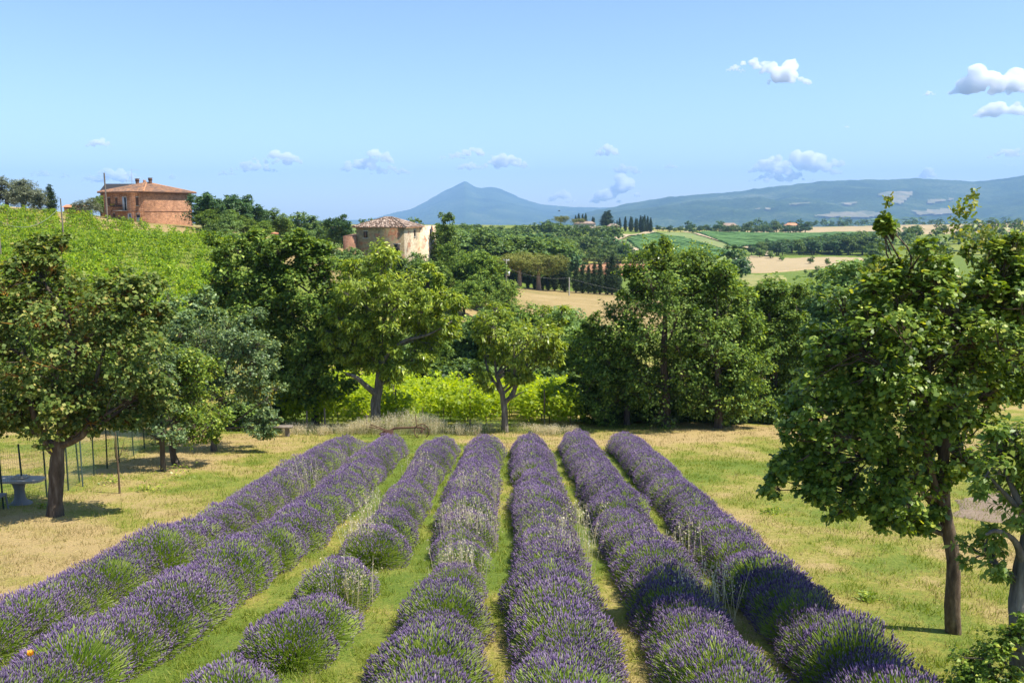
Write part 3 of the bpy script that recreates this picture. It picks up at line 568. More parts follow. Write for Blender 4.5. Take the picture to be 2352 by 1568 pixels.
big_tree('walnut_tree', 'big walnut with a split grey trunk behind the ends of the lavender rows', 43.2, [(865, 985), (862, 940), (869, 890), (874, 850), (880, 790), (885, 690)],
  [(880, 650, 85, 80), (950, 690, 95, 75), (830, 710, 65, 80), (1015, 700, 60, 50), (895, 590, 60, 38), (860, 790, 70, 50), (970, 770, 80, 45), (1062, 700, 38, 26), (820, 620, 45, 45), (1000, 640, 45, 35), (900, 840, 60, 32), (820, 800, 55, 60), (930, 830, 60, 30), (1030, 750, 50, 40), (780, 700, 40, 50), (870, 745, 90, 60), (800, 770, 55, 70), (900, 800, 80, 40), (960, 820, 50, 25)],
  0.25, M['walnut'], M['bark_grey'], 135, 14, 13, 0.21, 0.066, 27, droop=0.75, rs=0.24, up=0.7, flare=1.25, twig_r=0.012, shell=0.6,
  limb_px=[(0.16, [(864, 905, 0), (845, 885, -0.3), (822, 862, -0.5), (800, 852, -0.6)]), (0.12, [(872, 855, 0), (890, 815, -0.3), (930, 780, -0.5), (985, 765, -0.6), (1040, 735, -0.5)]), (0.1, [(878, 800, 0), (905, 760, -0.3), (925, 720, -0.4)]), (0.1, [(876, 830, 0), (850, 780, 0.3), (835, 700, 0.3)])])
big_tree('walnut_tree', 'smaller forked walnut in front of the bright vines', 42.2, [(1160, 1002), (1159, 960), (1157, 925), (1150, 890), (1140, 860)],
  [(1190, 755, 80, 50), (1145, 735, 55, 38), (1245, 765, 55, 50), (1130, 815, 42, 45), (1235, 825, 50, 45), (1290, 735, 22, 28), (1180, 820, 60, 40), (1100, 770, 36, 45), (1200, 860, 50, 30), (1270, 800, 40, 45), (1120, 860, 35, 35)],
  0.17, M['walnut'], M['bark_grey'], 62, 13, 12, 0.2, 0.062, 28, droop=0.75, rs=0.27, up=0.7, flare=1.2, twig_r=0.012, shell=0.6,
  limb_px=[(0.11, [(1158, 925, 0), (1178, 905, -0.1), (1190, 870, -0.2), (1215, 830, -0.2), (1240, 790, 0)]), (0.09, [(1155, 910, 0), (1140, 885, 0), (1120, 850, 0.2), (1110, 800, 0.3)]), (0.06, [(1165, 920, 0), (1182, 905, -0.5), (1203, 893, -0.6)]), (0.07, [(1180, 890, -0.2), (1182, 840, -0.3), (1180, 790, -0.2)])])
big_tree('alder_tree', 'tallest rounded tree of the dense clump right of the vines', 45, [(1530, 1000), (1530, 920), (1525, 820), (1530, 680)],
  [(1530, 740, 135, 150), (1515, 640, 85, 75), (1600, 660, 80, 85), (1425, 780, 50, 70), (1372, 765, 42, 62), (1640, 780, 85, 120), (1490, 880, 150, 100), (1610, 900, 110, 85), (1400, 900, 70, 85), (1530, 575, 42, 32), (1475, 710, 60, 65), (1445, 655, 40, 45), (1640, 645, 60, 55), (1690, 730, 62, 80), (1560, 612, 80, 50), (1720, 840, 60, 90)],
  0.24, M['dark'], M['bark'], 160, 16, 14, 0.135, 0.09, 29, rs=0.22, shell=0.42, spike=0.8,
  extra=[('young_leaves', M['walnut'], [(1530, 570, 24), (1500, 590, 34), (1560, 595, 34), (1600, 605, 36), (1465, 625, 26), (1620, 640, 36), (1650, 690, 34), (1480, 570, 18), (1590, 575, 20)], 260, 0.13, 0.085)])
big_tree('alder_tree', 'dark tree at the right side of the dense clump beside the oak', 48.5, [(1780, 985), (1780, 900), (1775, 800), (1765, 720)],
  [(1770, 760, 75, 95), (1805, 860, 60, 110), (1735, 690, 55, 45), (1730, 860, 60, 90), (1820, 740, 50, 70), (1850, 820, 50, 120), (1790, 680, 60, 35)],
  0.2, M['dark'], M['bark'], 95, 17, 14, 0.13, 0.09, 30, rs=0.25)
big_tree('alder_tree', 'broad tree leaning against the right side of the tallest clump tree', 44.2, [(1650, 1000), (1650, 920), (1648, 820), (1645, 700)],
  [(1650, 720, 85, 95), (1690, 820, 80, 100), (1625, 655, 65, 52), (1700, 900, 70, 75), (1620, 880, 80, 90), (1600, 780, 60, 80), (1700, 700, 45, 50)],
  0.2, M['dark'], M['bark'], 85, 16, 13, 0.135, 0.09, 36, rs=0.26, spike=0.6)
big_tree('alder_tree', 'pale-topped tree leaning against the left side of the tallest clump tree', 45.8, [(1440, 1000), (1440, 920), (1445, 820), (1455, 720)],
  [(1450, 720, 62, 70), (1420, 800, 70, 80), (1450, 880, 80, 90), (1480, 655, 55, 50), (1400, 900, 55, 75)],
  0.16, M['dark'], M['bark'], 60, 16, 13, 0.135, 0.09, 37, rs=0.28, spike=0.6)
big_tree('alder_tree', 'low dark tree at the left foot of the dense clump', 47.5, [(1340, 985), (1340, 920), (1338, 850)], [(1335, 900, 50, 80), (1370, 860, 45, 70), (1330, 800, 40, 60), (1400, 930, 60, 55), (1310, 860, 30, 60)],
  0.14, M['dark'], M['bark'], 50, 16, 13, 0.14, 0.095, 31, rs=0.3)
# near oak, right
big_tree('oak_tree', 'young oak with a slim bare trunk at the right, shading the lavender', 13.7, [(2192, 1508), (2187, 1400), (2188, 1280), (2172, 1180), (2165, 1080), (2180, 960), (2190, 800), (2200, 640)],
  [(2060, 800, 190, 170), (2200, 760, 170, 170), (2330, 700, 90, 120), (2280, 840, 110, 120), (2200, 930, 120, 100), (1990, 700, 90, 90), (1960, 960, 140, 110), (2080, 1000, 170, 110), (1900, 1060, 90, 80), (2010, 1110, 140, 70), (2040, 620, 70, 80), (2150, 610, 80, 80), (2260, 620, 90, 100), (2028, 560, 34, 66), (2026, 500, 14, 36), (2215, 515, 38, 60), (2290, 560, 40, 60), (1900, 860, 70, 70), (2320, 760, 80, 110), (2110, 1120, 70, 60), (2300, 900, 60, 60), (1820, 1010, 40, 50), (2120, 1190, 45, 45), (1860, 1170, 55, 30), (1990, 1165, 110, 50), (2080, 1170, 80, 45), (1900, 1130, 90, 60), (1800, 1080, 50, 60), (2180, 1060, 80, 60), (1880, 950, 100, 110), (1960, 830, 110, 110), (2100, 900, 150, 130), (2330, 640, 90, 90), (2350, 850, 70, 110), (2100, 690, 110, 100)],
  0.115, M['oak'], M['bark_oak'], 235, 12, 10, 0.084, 0.056, 33, rs=0.23, shape=lobed, shell=0.55, up=0.85, flare=1.25, twig_r=0.006, spike=0.6,
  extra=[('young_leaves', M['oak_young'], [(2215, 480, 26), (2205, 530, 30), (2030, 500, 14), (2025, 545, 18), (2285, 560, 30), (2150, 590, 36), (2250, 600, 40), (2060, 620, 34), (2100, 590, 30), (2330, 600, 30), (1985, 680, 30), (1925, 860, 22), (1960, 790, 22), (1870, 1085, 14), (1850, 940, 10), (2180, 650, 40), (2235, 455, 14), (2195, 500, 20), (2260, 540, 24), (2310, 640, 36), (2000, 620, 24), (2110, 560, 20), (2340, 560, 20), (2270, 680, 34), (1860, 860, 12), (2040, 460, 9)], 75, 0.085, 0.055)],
  limb_px=[(0.07, [(2172, 1180, 0), (2140, 1110, -0.1), (2110, 1010, -0.2), (2060, 900, -0.3)]), (0.06, [(2170, 1130, 0), (2215, 1040, 0.2), (2270, 930, 0.3)]), (0.04, [(2155, 1150, 0), (2080, 1110, -0.3), (1980, 1080, -0.5)]), (0.045, [(2172, 1060, 0), (2130, 960, 0.3), (2080, 860, 0.3)])])
big_tree('pear_tree', 'old fruit tree with a gnarled trunk at the right edge', 10.4, [(2352, 1640), (2344, 1500), (2338, 1400), (2350, 1300), (2365, 1200), (2385, 1080)],
  [(2330, 1060, 90, 60), (2370, 1130, 100, 80), (2270, 1010, 40, 50), (2300, 1200, 70, 40), (2400, 1010, 80, 80), (2280, 1270, 60, 45), (2250, 1090, 40, 40), (2440, 1180, 80, 90), (2310, 1320, 25, 20)],
  0.13, M['pear'], M['bark_grey'], 70, 8, 7, 0.085, 0.038, 34, rs=0.3, flare=1.2, twig_r=0.005, droop=0.4, shell=0.6,
  limb_px=[(0.045, [(2350, 1300, 0), (2320, 1235, -0.1), (2270, 1205, -0.2), (2240, 1210, -0.25)]), (0.06, [(2365, 1190, 0), (2335, 1160, -0.1), (2318, 1120, -0.1), (2300, 1060, 0)])])
big_tree('rose_shrub', 'leafy green shrub at the foot of the gnarled trunk', 9.9, [(2290, 1650), (2290, 1600), (2290, 1560)], [(2290, 1540, 70, 60), (2240, 1570, 55, 40), (2335, 1500, 40, 70), (2310, 1600, 80, 50), (2345, 1440, 18, 30)],
  0.015, M['oak'], M['bark'], 42, 9, 8, 0.05, 0.036, 35, cat='shrub', rs=0.32, twig_r=0.003)
# ------------------------------------------------------------------ brick house on the hill
def brickmat(name, c1, c2, mortar, scale):
    m, nt, N, L = newmat(name); tc = N('ShaderNodeTexCoord'); v = tc.outputs['Object']
    sx = N('ShaderNodeSeparateXYZ'); L(v, sx.inputs[0]); cx = N('ShaderNodeCombineXYZ')
    L(math_(N, L, 'ADD', sx.outputs[0], sx.outputs[1]), cx.inputs[0]); L(sx.outputs[2], cx.inputs[1])
    br = N('ShaderNodeTexBrick'); br.inputs['Scale'].default_value = scale; L(cx.outputs[0], br.inputs['Vector'])
    br.inputs['Color1'].default_value = (*c1, 1); br.inputs['Color2'].default_value = (*c2, 1); br.inputs['Mortar'].default_value = (*mortar, 1)
    br.inputs['Mortar Size'].default_value = 0.022; br.inputs['Brick Width'].default_value = 0.6; br.inputs['Row Height'].default_value = 0.2
    st = ramp(N, L, noise(N, L, 0.9, 5, 0.65, v), [(0.3, (0.62, 0.6, 0.6)), (0.55, (1, 1, 1)), (0.75, (1.15, 1.12, 1.08))])
    c = mixc(N, L, 1.0, br.outputs[0], st, 'MULTIPLY'); c = mixc(N, L, 1.0, c, ramp(N, L, noise(N, L, 6.0, 3, 0.7, v), [(0.3, (0.72, 0.72, 0.72)), (0.7, (1.25, 1.22, 1.2))]), 'MULTIPLY')
    b = N('ShaderNodeBsdfPrincipled'); b.inputs['Roughness'].default_value = 0.95; b.inputs['Specular IOR Level'].default_value = 0.1; L(c, b.inputs['Base Color'])
    bp = N('ShaderNodeBump'); bp.inputs['Strength'].default_value = 0.5; bp.inputs['Distance'].default_value = 0.04; L(br.outputs[1], bp.inputs['Height']); bp.invert = True; L(bp.outputs[0], b.inputs['Normal'])
    o = N('ShaderNodeOutputMaterial'); L(b.outputs[0], o.inputs[0]); return m
M['brick'] = brickmat('red_brick', (0.36, 0.145, 0.065), (0.58, 0.27, 0.13), (0.7, 0.5, 0.36), 1.15)
M['old_brick'] = brickmat('old_brick', (0.33, 0.15, 0.09), (0.42, 0.22, 0.13), (0.42, 0.3, 0.2), 1.7)
def plaster(name, st, th):
    m, nt, N, L = newmat(name); tc = N('ShaderNodeTexCoord'); v = tc.outputs['Object']
    n1 = noise(N, L, 0.55, 7, 0.68, v, 0.8); n2 = noise(N, L, 2.6, 6, 0.7, v); n3 = noise(N, L, 0.9, 5, 0.6, v)
    pl = ramp(N, L, n2, [(0.3, st[0]), (0.5, st[1]), (0.7, st[2])])
    pl = mixc(N, L, ramp(N, L, n3, [(0.5, (0, 0, 0)), (0.66, (0.8, 0.8, 0.8))]), pl, (0.2, 0.17, 0.13))
    bk = ramp(N, L, n2, [(0.3, (0.28, 0.12, 0.07)), (0.6, (0.5, 0.24, 0.14)), (0.75, (0.6, 0.38, 0.25))])
    c = mixc(N, L, ramp(N, L, n1, [(th, (0, 0, 0)), (th + 0.06, (1, 1, 1))]), pl, bk)
    b = N('ShaderNodeBsdfPrincipled'); b.inputs['Roughness'].default_value = 0.95; b.inputs['Specular IOR Level'].default_value = 0.1; L(c, b.inputs['Base Color'])
    bp = N('ShaderNodeBump'); bp.inputs['Strength'].default_value = 0.8; bp.inputs['Distance'].default_value = 0.08; L(n1, bp.inputs['Height']); L(bp.outputs[0], b.inputs['Normal'])
    o = N('ShaderNodeOutputMaterial'); L(b.outputs[0], o.inputs[0]); return m
M['plaster'] = plaster('ruined_plaster', ((0.2, 0.15, 0.09), (0.34, 0.26, 0.15), (0.46, 0.36, 0.21)), 0.51); M['plaster_sunlit'] = plaster('sunlit_cream_plaster', ((0.44, 0.34, 0.22), (0.66, 0.53, 0.36), (0.78, 0.65, 0.48)), 0.55)  # paler cream plaster; sunlight on the right wall and wing painted in
def tilemat(name, stops):
    m, nt, N, L = newmat(name); g = N('ShaderNodeNewGeometry'); tc = N('ShaderNodeTexCoord')
    f = math_(N, L, 'ADD', math_(N, L, 'MULTIPLY', g.outputs['Random Per Island'], 0.55), math_(N, L, 'MULTIPLY', noise(N, L, 0.6, 5, 0.65, tc.outputs['Object']), 0.75))
    b = N('ShaderNodeBsdfPrincipled'); b.inputs['Roughness'].default_value = 0.9; b.inputs['Specular IOR Level'].default_value = 0.15
    L(ramp(N, L, f, stops), b.inputs['Base Color']); o = N('ShaderNodeOutputMaterial'); L(b.outputs[0], o.inputs[0]); return m
M['tile'] = tilemat('roof_tile', [(0.35, (0.13, 0.095, 0.075)), (0.55, (0.24, 0.155, 0.11)), (0.75, (0.34, 0.19, 0.115)), (0.95, (0.46, 0.23, 0.11))])
M['tile_old'] = tilemat('old_roof_tile', [(0.35, (0.09, 0.065, 0.05)), (0.55, (0.2, 0.145, 0.11)), (0.75, (0.33, 0.245, 0.19)), (0.95, (0.48, 0.37, 0.29))])
M['tile_red'] = tilemat('red_roof_tile', [(0.3, (0.4, 0.17, 0.09)), (0.8, (0.6, 0.28, 0.15))])
flat = lambda n, c, r=0.7, me=0.0, bump=0.15: surf(n, [(0.3, tuple(k * 0.82 for k in c)), (0.7, c)], 4, r, bump, metal=me)
M['shutter'] = flat('brown_shutter', (0.17, 0.085, 0.05)); M['white'] = flat('white_frame', (0.75, 0.74, 0.7)); M['glass'] = flat('dark_pane', (0.045, 0.05, 0.055), 0.12, 0, 0)
M['iron'] = flat('iron', (0.06, 0.055, 0.05), 0.5, 0.3); M['stone'] = flat('grey_stone', (0.45, 0.42, 0.38)); M['concrete'] = flat('pale_concrete', (0.42, 0.39, 0.35)); M['darkhole'] = flat('dark_opening', (0.035, 0.025, 0.02))
M['post'] = surf('weathered_post', [(0.3, (0.1, 0.08, 0.065)), (0.7, (0.25, 0.21, 0.17))], 5, 0.9, 0.4, stretch=(1, 1, 0.2)); M['rust'] = flat('rusty_iron', (0.13, 0.07, 0.045), 0.85); M['galv'] = flat('grey_metal', (0.5, 0.52, 0.54), 0.45, 0.4); M['wire'] = flat('pale_wire', (0.36, 0.36, 0.34), 0.5, 0.2, 0)

def tiles(mb, quad, up0, seed, sx=0.24, sy=0.42, jit=0.02, miss=0.0):
    """barrel tiles over a roof plane given as eave-left, eave-right, top-right, top-left"""
    A, B, C, D = (np.array(p, float) for p in quad); r = R(seed); u = nz(B - A); n = nz(np.cross(u, D - A)); v = np.cross(n, u)
    wd = np.linalg.norm(B - A); hh = np.dot(D - A, v); d0 = np.dot(D - A, u); c0 = np.dot(C - A, u)
    j = 0
    while j * sy < hh:
        y0 = j * sy; y1 = min(y0 + sy * 1.12, hh); t = (y0 + y1) / 2 / hh; xa = d0 * t; xb = wd + (c0 - wd) * t; k = max(1, int((xb - xa) / sx)); s = (xb - xa) / k
        for i in range(k):
            if r.random() < miss: continue
            xc = xa + (i + 0.5) * s + r.normal() * jit; dz = r.normal() * jit * 0.6; rot = r.normal() * jit * 1.2
            pr = [(-0.5, 0.0), (-0.25, 0.06), (0.25, 0.06), (0.5, 0.0)]; V = []
            for yy, lift in ((y0 - 0.02, 0.05), (y1, 0.02)):
                for q, hz in pr: V.append(A + u * (xc + q * s * 0.96 + rot * (yy - y0)) + v * yy + n * (hz + lift + dz))
            mb.add(V, [[0, 1, 5, 4], [1, 2, 6, 5], [2, 3, 7, 6]])
        j += 1
def hip_roof(root, C, ux, uy, lx, ly, ze, zr, ov, mat, seed, jit, miss=0.0, ridge=None):
    """C: near corner; ux, uy along the walls; apex line along the longer side"""
    C = np.array(C, float); a = C - ux * ov - uy * ov; LX = lx + 2 * ov; LY = ly + 2 * ov
    p = lambda x, y, z: np.array([*(a + ux * x + uy * y), z]); ins = min(LX, LY) / 2 * 0.98
    c00, c10, c11, c01 = p(0, 0, ze), p(LX, 0, ze), p(LX, LY, ze), p(0, LY, ze)
    r0, r1 = (p(ins, LY / 2, zr), p(LX - ins, LY / 2, zr)) if LX >= LY else (p(LX / 2, ins, zr), p(LX / 2, LY - ins, zr))
    under = MB(); dz = np.array([0, 0, -0.14])
    if LX >= LY: planes = [(c00, c10, r1, r0), (c10, c11, r1, r1), (c11, c01, r0, r1), (c01, c00, r0, r0)]
    else: planes = [(c00, c10, r0, r0), (c10, c11, r1, r0), (c11, c01, r1, r1), (c01, c00, r0, r1)]
    for q in planes: under.add([*q], [[0, 1, 2, 3]])
    for q0, q1 in ((c00, c10), (c10, c11), (c11, c01), (c01, c00)): under.add([q0, q1, q1 + dz, q0 + dz], [[0, 1, 2, 3]])
    under.add([k + dz for k in (c00, c10, c11, c01)], [[0, 3, 2, 1]])
    rf = under.build('roof', M['old_brick'] if miss else M['tile'], root)
    mb = MB()
    for k, q in enumerate(planes): tiles(mb, q, 0, seed + k, jit=jit, miss=miss)
    for q0, q1 in ((c00, r0), (c10, r1 if LX >= LY else r0), (c11, r1), (c01, r0 if LX >= LY else r1), (r0, r1)):
        if np.linalg.norm(q0 - q1) > 0.1: mb.tube(np.linspace(q0, q1, 8) + [0, 0, 0.06], 0.12, 6)
    mb.build('roof_tiles', mat, rf, kind='stuff')
    return (c00, c10, c11, c01, r0, r1, rf)

hc = on(335, 150.0); zb = zat(513, 150.0); ze = zat(440.5, 150.0)
uR = nz(np.array([0.45, 0.89])); uL = np.array([-uR[1], uR[0]]); LW = 10.4
house = thing('brick_house', (hc[0], hc[1], zb), 'two-storey red brick farmhouse on the hill above the vineyard', 'house')
hz = ze - zb
mb = MB(); q = [np.array([0, 0]), uR * LW, uR * LW + uL * LW, uL * LW]
V = [[*k, -2.5] for k in q] + [[*k, hz] for k in q]; mb.add(V, [[0, 1, 5, 4], [1, 2, 6, 5], [2, 3, 7, 6], [3, 0, 4, 7]]); mb.build('wall', M['brick'], house)
# string course round the house
mb = MB(); n_l = np.array([-uR[0], -uR[1]]); n_r = -uL
for d, nn in ((uR, n_r), (uL, n_l)):
    mb.box([*(d * LW / 2 + nn * 0.03), hz * 0.385], (LW + 0.1, 0.08, 0.14), [*d, 0], [*nn, 0]); mb.box([*(d * LW / 2 + nn * 0.05), hz - 0.2], (LW + 0.1, 0.1, 0.16), [*d, 0], [*nn, 0])
mb.build('string_course', M['old_brick'], house)
rr_ = hip_roof(house, [0, 0], uR, uL, LW, LW, hz + 0.02, hz + 1.75, 0.68, M['tile'], 300, 0.015)
rf = rr_[-1]
for i, (s_, t_, h_) in enumerate([(0.40, 0.62, 0.45), (0.52, 0.44, 0.6)]):
    c = uR * LW * s_ + uL * LW * t_; mb = MB(); z0 = hz + 1.5
    z0 -= 0.35; mb.box([*c, z0 + h_ / 2 + 0.2], (0.42, 0.42, h_ + 0.4), [*uR, 0], [*uL, 0]); mb.box([*c, z0 + h_ + 0.62], (0.5, 0.5, 0.42), [*uR, 0], [*uL, 0]); mb.box([*c, z0 + h_ + 0.87], (0.58, 0.58, 0.07), [*uR, 0], [*uL, 0]); mb.build('chimney', M['rust'], rf)
mb = MB(); g_ = [np.array([*(uR * LW * k - uL * 0.74 - uR * 0.66), hz - 0.06]) for k in (0, 0.5, 1.125)]; mb.tube(g_, 0.07, 6)
g_ = [np.array([*(uL * LW * k - uR * 0.74 - uL * 0.66), hz - 0.06]) for k in (0, 0.5, 1.125)]; mb.tube(g_, 0.07, 6); mb.tube([[*(uR * (LW + 0.02) - uL * 0.6), hz - 0.1], [*(uR * LW - uL * 0.15), hz - 0.6], [*(uR * (LW - 0.1) - uL * 0.08), 0]], 0.05, 5); mb.build('gutter', M['rust'], house)
def opening(s0, s1, z0, z1, kind):
    """on the left wall: s along uL, heights as shares of the wall"""
    d = uL; nn = n_l; w_ = (s1 - s0) * LW; c = d * (s0 + s1) / 2 * LW; za, zb_ = z0 * hz, z1 * hz
    B = lambda name, off, dep, dw, dh, mat, par=house, dz=0, ds=0: (lambda mb: (mb.box([*(c + d * ds + nn * off), (za + zb_) / 2 + dz], (dw, dep, dh), [*d, 0], [*nn, 0]), mb.build(name, M[mat], par))[1])(MB())
    h_ = zb_ - za
    if kind == 'shutter':
        o = B('window', 0.005, 0.05, w_, h_, 'shutter')
        for s in (-1, 1):
            mbs = MB()
            for k in range(9): mbs.box([*(c + d * s * w_ * 0.25 + nn * 0.05), za + h_ * (k + 0.5) / 9], (w_ * 0.42, 0.04, h_ / 9 * 0.7), [*d, 0], [*nn, 0])
            mbs.build('shutter', M['shutter'], o)
        B('sill', 0.07, 0.16, w_ * 1.3, 0.09, 'stone', o, -h_ / 2 - 0.045); B('lintel', 0.03, 0.06, w_ * 1.2, 0.12, 'stone', o, h_ / 2 + 0.06)
    elif kind == 'door':
        o = B('door', 0.004, 0.05, w_, h_, 'glass'); B('open_leaf', 0.06, 0.05, w_ * 0.42, h_ * 0.97, 'white', o, 0, -0 + w_ * 0.27)
        for s in (-1, 1): B('frame', 0.04, 0.08, 0.1, h_, 'white', o, 0, s * w_ / 2)
        B('frame', 0.041, 0.08, w_ + 0.12, 0.12, 'white', o, h_ / 2 + 0.05)
    elif kind == 'arch':
        o = B('door', 0.004, 0.05, w_, h_, 'glass'); mbs = MB()
        for k in range(9):
            t = math.pi * k / 8; mbs.box([*(c + d * math.cos(t) * w_ * 0.52 + nn * 0.03), zb_ + math.sin(t) * 0.22], (0.16, 0.06, 0.16), [*d, 0], [*nn, 0])
        mbs.build('arch_surround', M['stone'], o); B('frame', 0.045, 0.06, w_, 0.1, 'white', o, h_ * 0.1); B('lower_panel', 0.05, 0.05, w_ * 0.9, h_ * 0.5, 'white', o, -h_ * 0.24)
    return o
# left-wall measures: s=0 at the near corner, 1 at the far left corner
opening(0.14, 0.205, 0.565, 0.83, 'shutter'); opening(0.655, 0.705, 0.56, 0.82, 'shutter'); opening(0.83, 0.895, 0.56, 0.82, 'shutter'); opening(0.735, 0.785, 0.17, 0.31, 'shutter')
opening(0.43, 0.525, 0.41, 0.83, 'door'); opening(0.34, 0.415, 0.03, 0.3, 'door'); opening(0.13, 0.21, 0.0, 0.28, 'arch')
mb = MB(); bc = uL * LW * 0.52 + n_l * 0.55
mb.box([*bc, hz * 0.40], (LW * 0.25, 1.1, 0.12), [*uL, 0], [*n_l, 0]); bal = mb.build('balcony', M['stone'], house)
mb = MB()
for k in range(15): mb.box([*(uL * LW * (0.4 + 0.0175 * k) + n_l * 1.05), hz * 0.40 + 0.5], (0.025, 0.025, 0.95), [*uL, 0], [*n_l, 0])
mb.box([*(bc + n_l * 0.5), hz * 0.40 + 0.98], (LW * 0.25, 0.04, 0.04), [*uL, 0], [*n_l, 0]); mb.build('railing', M['iron'], bal)
mb = MB(); mb.tube([[*(uL * LW * 0.92 + n_l * 0.45), hz * 0.05], [*(uL * LW * 0.72 + n_l * 0.45), hz * 0.5]], 0.04, 5); mb.build('stair_rail', M['iron'], house)
for s_, mt, cc in ((0.755, 'yellow', 'flower box with yellow flowers'), (0.6, 'deadleaf', 'flower box with dark red plants')):
    fb = thing('flower_box', np.array([hc[0], hc[1], zb]) + [*(uL * LW * s_ + n_l * 0.25), hz * 0.53], cc + ' on the farmhouse wall', 'flower box'); mb = MB(); mb.box([0, 0, 0.1], (0.9, 0.3, 0.22), [*uL, 0], [*n_l, 0]); mb.build('trough', M['rust'], fb)
    r = R(5); P = r.normal(size=(110, 3)) * [0.28, 0.28, 0.13] + [0, 0, 0.35]; P[:, :2] = (P[:, :1] * uL[None] * 1.2 + P[:, 1:2] * n_l[None] * 0.5); Nn = nz(r.normal(size=(110, 3)) + [0, 0, 0.6]); D = nz(np.cross(Nn, r.normal(size=(110, 3)))); put('blossoms', mk_mesh('blossoms', *kite(P, D, Nn, 0.14, 0.1), M[mt]), fb)
# aerials
for s_, t_, h_, kind in ((0.55, 0.93, 3.7, 0), (0.42, 0.85, 2.0, 1)):
    mb = MB(); b0 = np.array([hc[0], hc[1], zb]) + [*(uR * LW * s_ + uL * LW * t_), hz + 0.55]
    ant = thing('aerial', b0, ('tall' if not kind else 'short') + ' television aerial on the farmhouse roof', 'aerial'); mb.tube([[0, 0, -0.3], [0, 0, h_]], 0.025, 5); mb.build('mast', M['galv'], ant); mb = MB()
    if not kind:
        mb.tube([[-0.1, 0, h_], [1.3, 0.2, h_ - 0.15]], 0.02, 4); mb.tube([[0.1, 0, h_ * 0.72], [-1.6, -0.2, h_ * 0.72]], 0.02, 4)
    else:
        for k in (-0.55, -0.45, 0.45, 0.5): mb.tube([[k, 0, h_ * 0.5], [k * 0.95, 0, h_ * 1.1]], 0.018, 4)
        mb.tube([[-0.55, 0, h_ * 0.8], [0.55, 0, h_ * 0.8]], 0.018, 4)
    mb.build('boom', M['galv'], ant)
# dark roof of the barn behind the house
b0 = on(278, 172); bn = thing('barn', b0, 'barn with a dark gable roof half hidden behind the farmhouse', 'barn'); zt = zat(421, 172) - b0[2]; mb = MB(); mb.box([0, 3, zt * 0.38], (7.6, 6, zt * 0.76)); mb.build('wall', M['old_brick'], bn)
mb = MB(); mb.add([[-4.1, -0.4, zt * 0.72], [4.1, -0.4, zt * 0.72], [4.1, 3, zt], [-4.1, 3, zt], [-4.1, 6.4, zt * 0.72], [4.1, 6.4, zt * 0.72]], [[0, 1, 2, 3], [3, 2, 5, 4]]); mb.build('roof', M['iron'], bn)
mb = MB(); mb.box([3.9, 3, zt + 0.2], (0.45, 0.45, 1.1)); mb.build('chimney', M['old_brick'], bn)
b0 = on(168, 158); bn = thing('shed', b0, 'small red tiled shed peeping over the ridge beside the olive bush', 'shed'); mb = MB(); zt = zat(470, 158) - b0[2]; zt = max(zt, 1.4); mb.box([0, 1.5, zt * 0.4], (3.2, 3, zt * 0.8)); mb.build('wall', M['brick'], bn); mb = MB(); mb.add([[-1.9, -0.3, zt * 0.75], [1.9, -0.3, zt * 0.75], [1.9, 1.5, zt], [-1.9, 1.5, zt], [-1.9, 3.3, zt * 0.75], [1.9, 3.3, zt * 0.75]], [[0, 1, 2, 3], [3, 2, 5, 4]]); mb.build('roof', M['tile_red'], bn)

# ------------------------------------------------------------------ ruined stone house
rc = at(929, 583, 130.0); ez = zat(522.5, 130.0) - rc[2]; uR = nz(np.array([0.25, 0.97])); uL = np.array([-uR[1], uR[0]]); n_l = -uR; n_r = -uL
ruin = thing('ruined_house', rc, 'abandoned farmhouse with flaking plaster and a sagging tiled roof', 'house')
mb = MB(); q = [np.array([0, 0]), uR * 6.8, uR * 6.8 + uL * 7.8, uL * 7.8]; mb.add([[*k, -4] for k in q] + [[*k, ez] for k in q], [[0, 1, 5, 4], [1, 2, 6, 5], [2, 3, 7, 6], [3, 0, 4, 7]]); wo = mb.build('wall', M['plaster'], ruin); wo.data.materials.append(M['plaster_sunlit']); wo.data.polygons[0].material_index = 1
mb = MB(); o_ = uR * 6.8 + n_r * 0.5; q = [o_, o_ + uR * 6.2, o_ + uR * 6.2 + uL * 7, o_ + uL * 7]; mb.add([[*k, -4] for k in q] + [[*k, ez * (1.03 if i < 2 else 1.0)] for i, k in enumerate(q)], [[0, 1, 5, 4], [1, 2, 6, 5], [2, 3, 7, 6], [3, 0, 4, 7], [4, 5, 6, 7]]); mb.build('side_wing', M['plaster_sunlit'], ruin)
hip_roof(ruin, [0, 0], uR, uL, 6.8, 7.8, ez + 0.05, zat(500, 130) - rc[2], 0.5, M['tile_old'], 320, 0.05, 0.02)
mb = MB(); o_ = uL * 7.8 + n_l * 0.35; an = zat(543, 130) - rc[2]; q = [o_, o_ + uL * 2.1, o_ + uL * 2.1 + uR * 4, o_ + uR * 4]; mb.add([[*k, -4] for k in q] + [[*k, an * (1.0 if i < 2 else 1.1)] for i, k in enumerate(q)], [[0, 1, 5, 4], [1, 2, 6, 5], [2, 3, 7, 6], [3, 0, 4, 7], [4, 5, 6, 7]]); mb.build('annex', M['old_brick'], ruin)
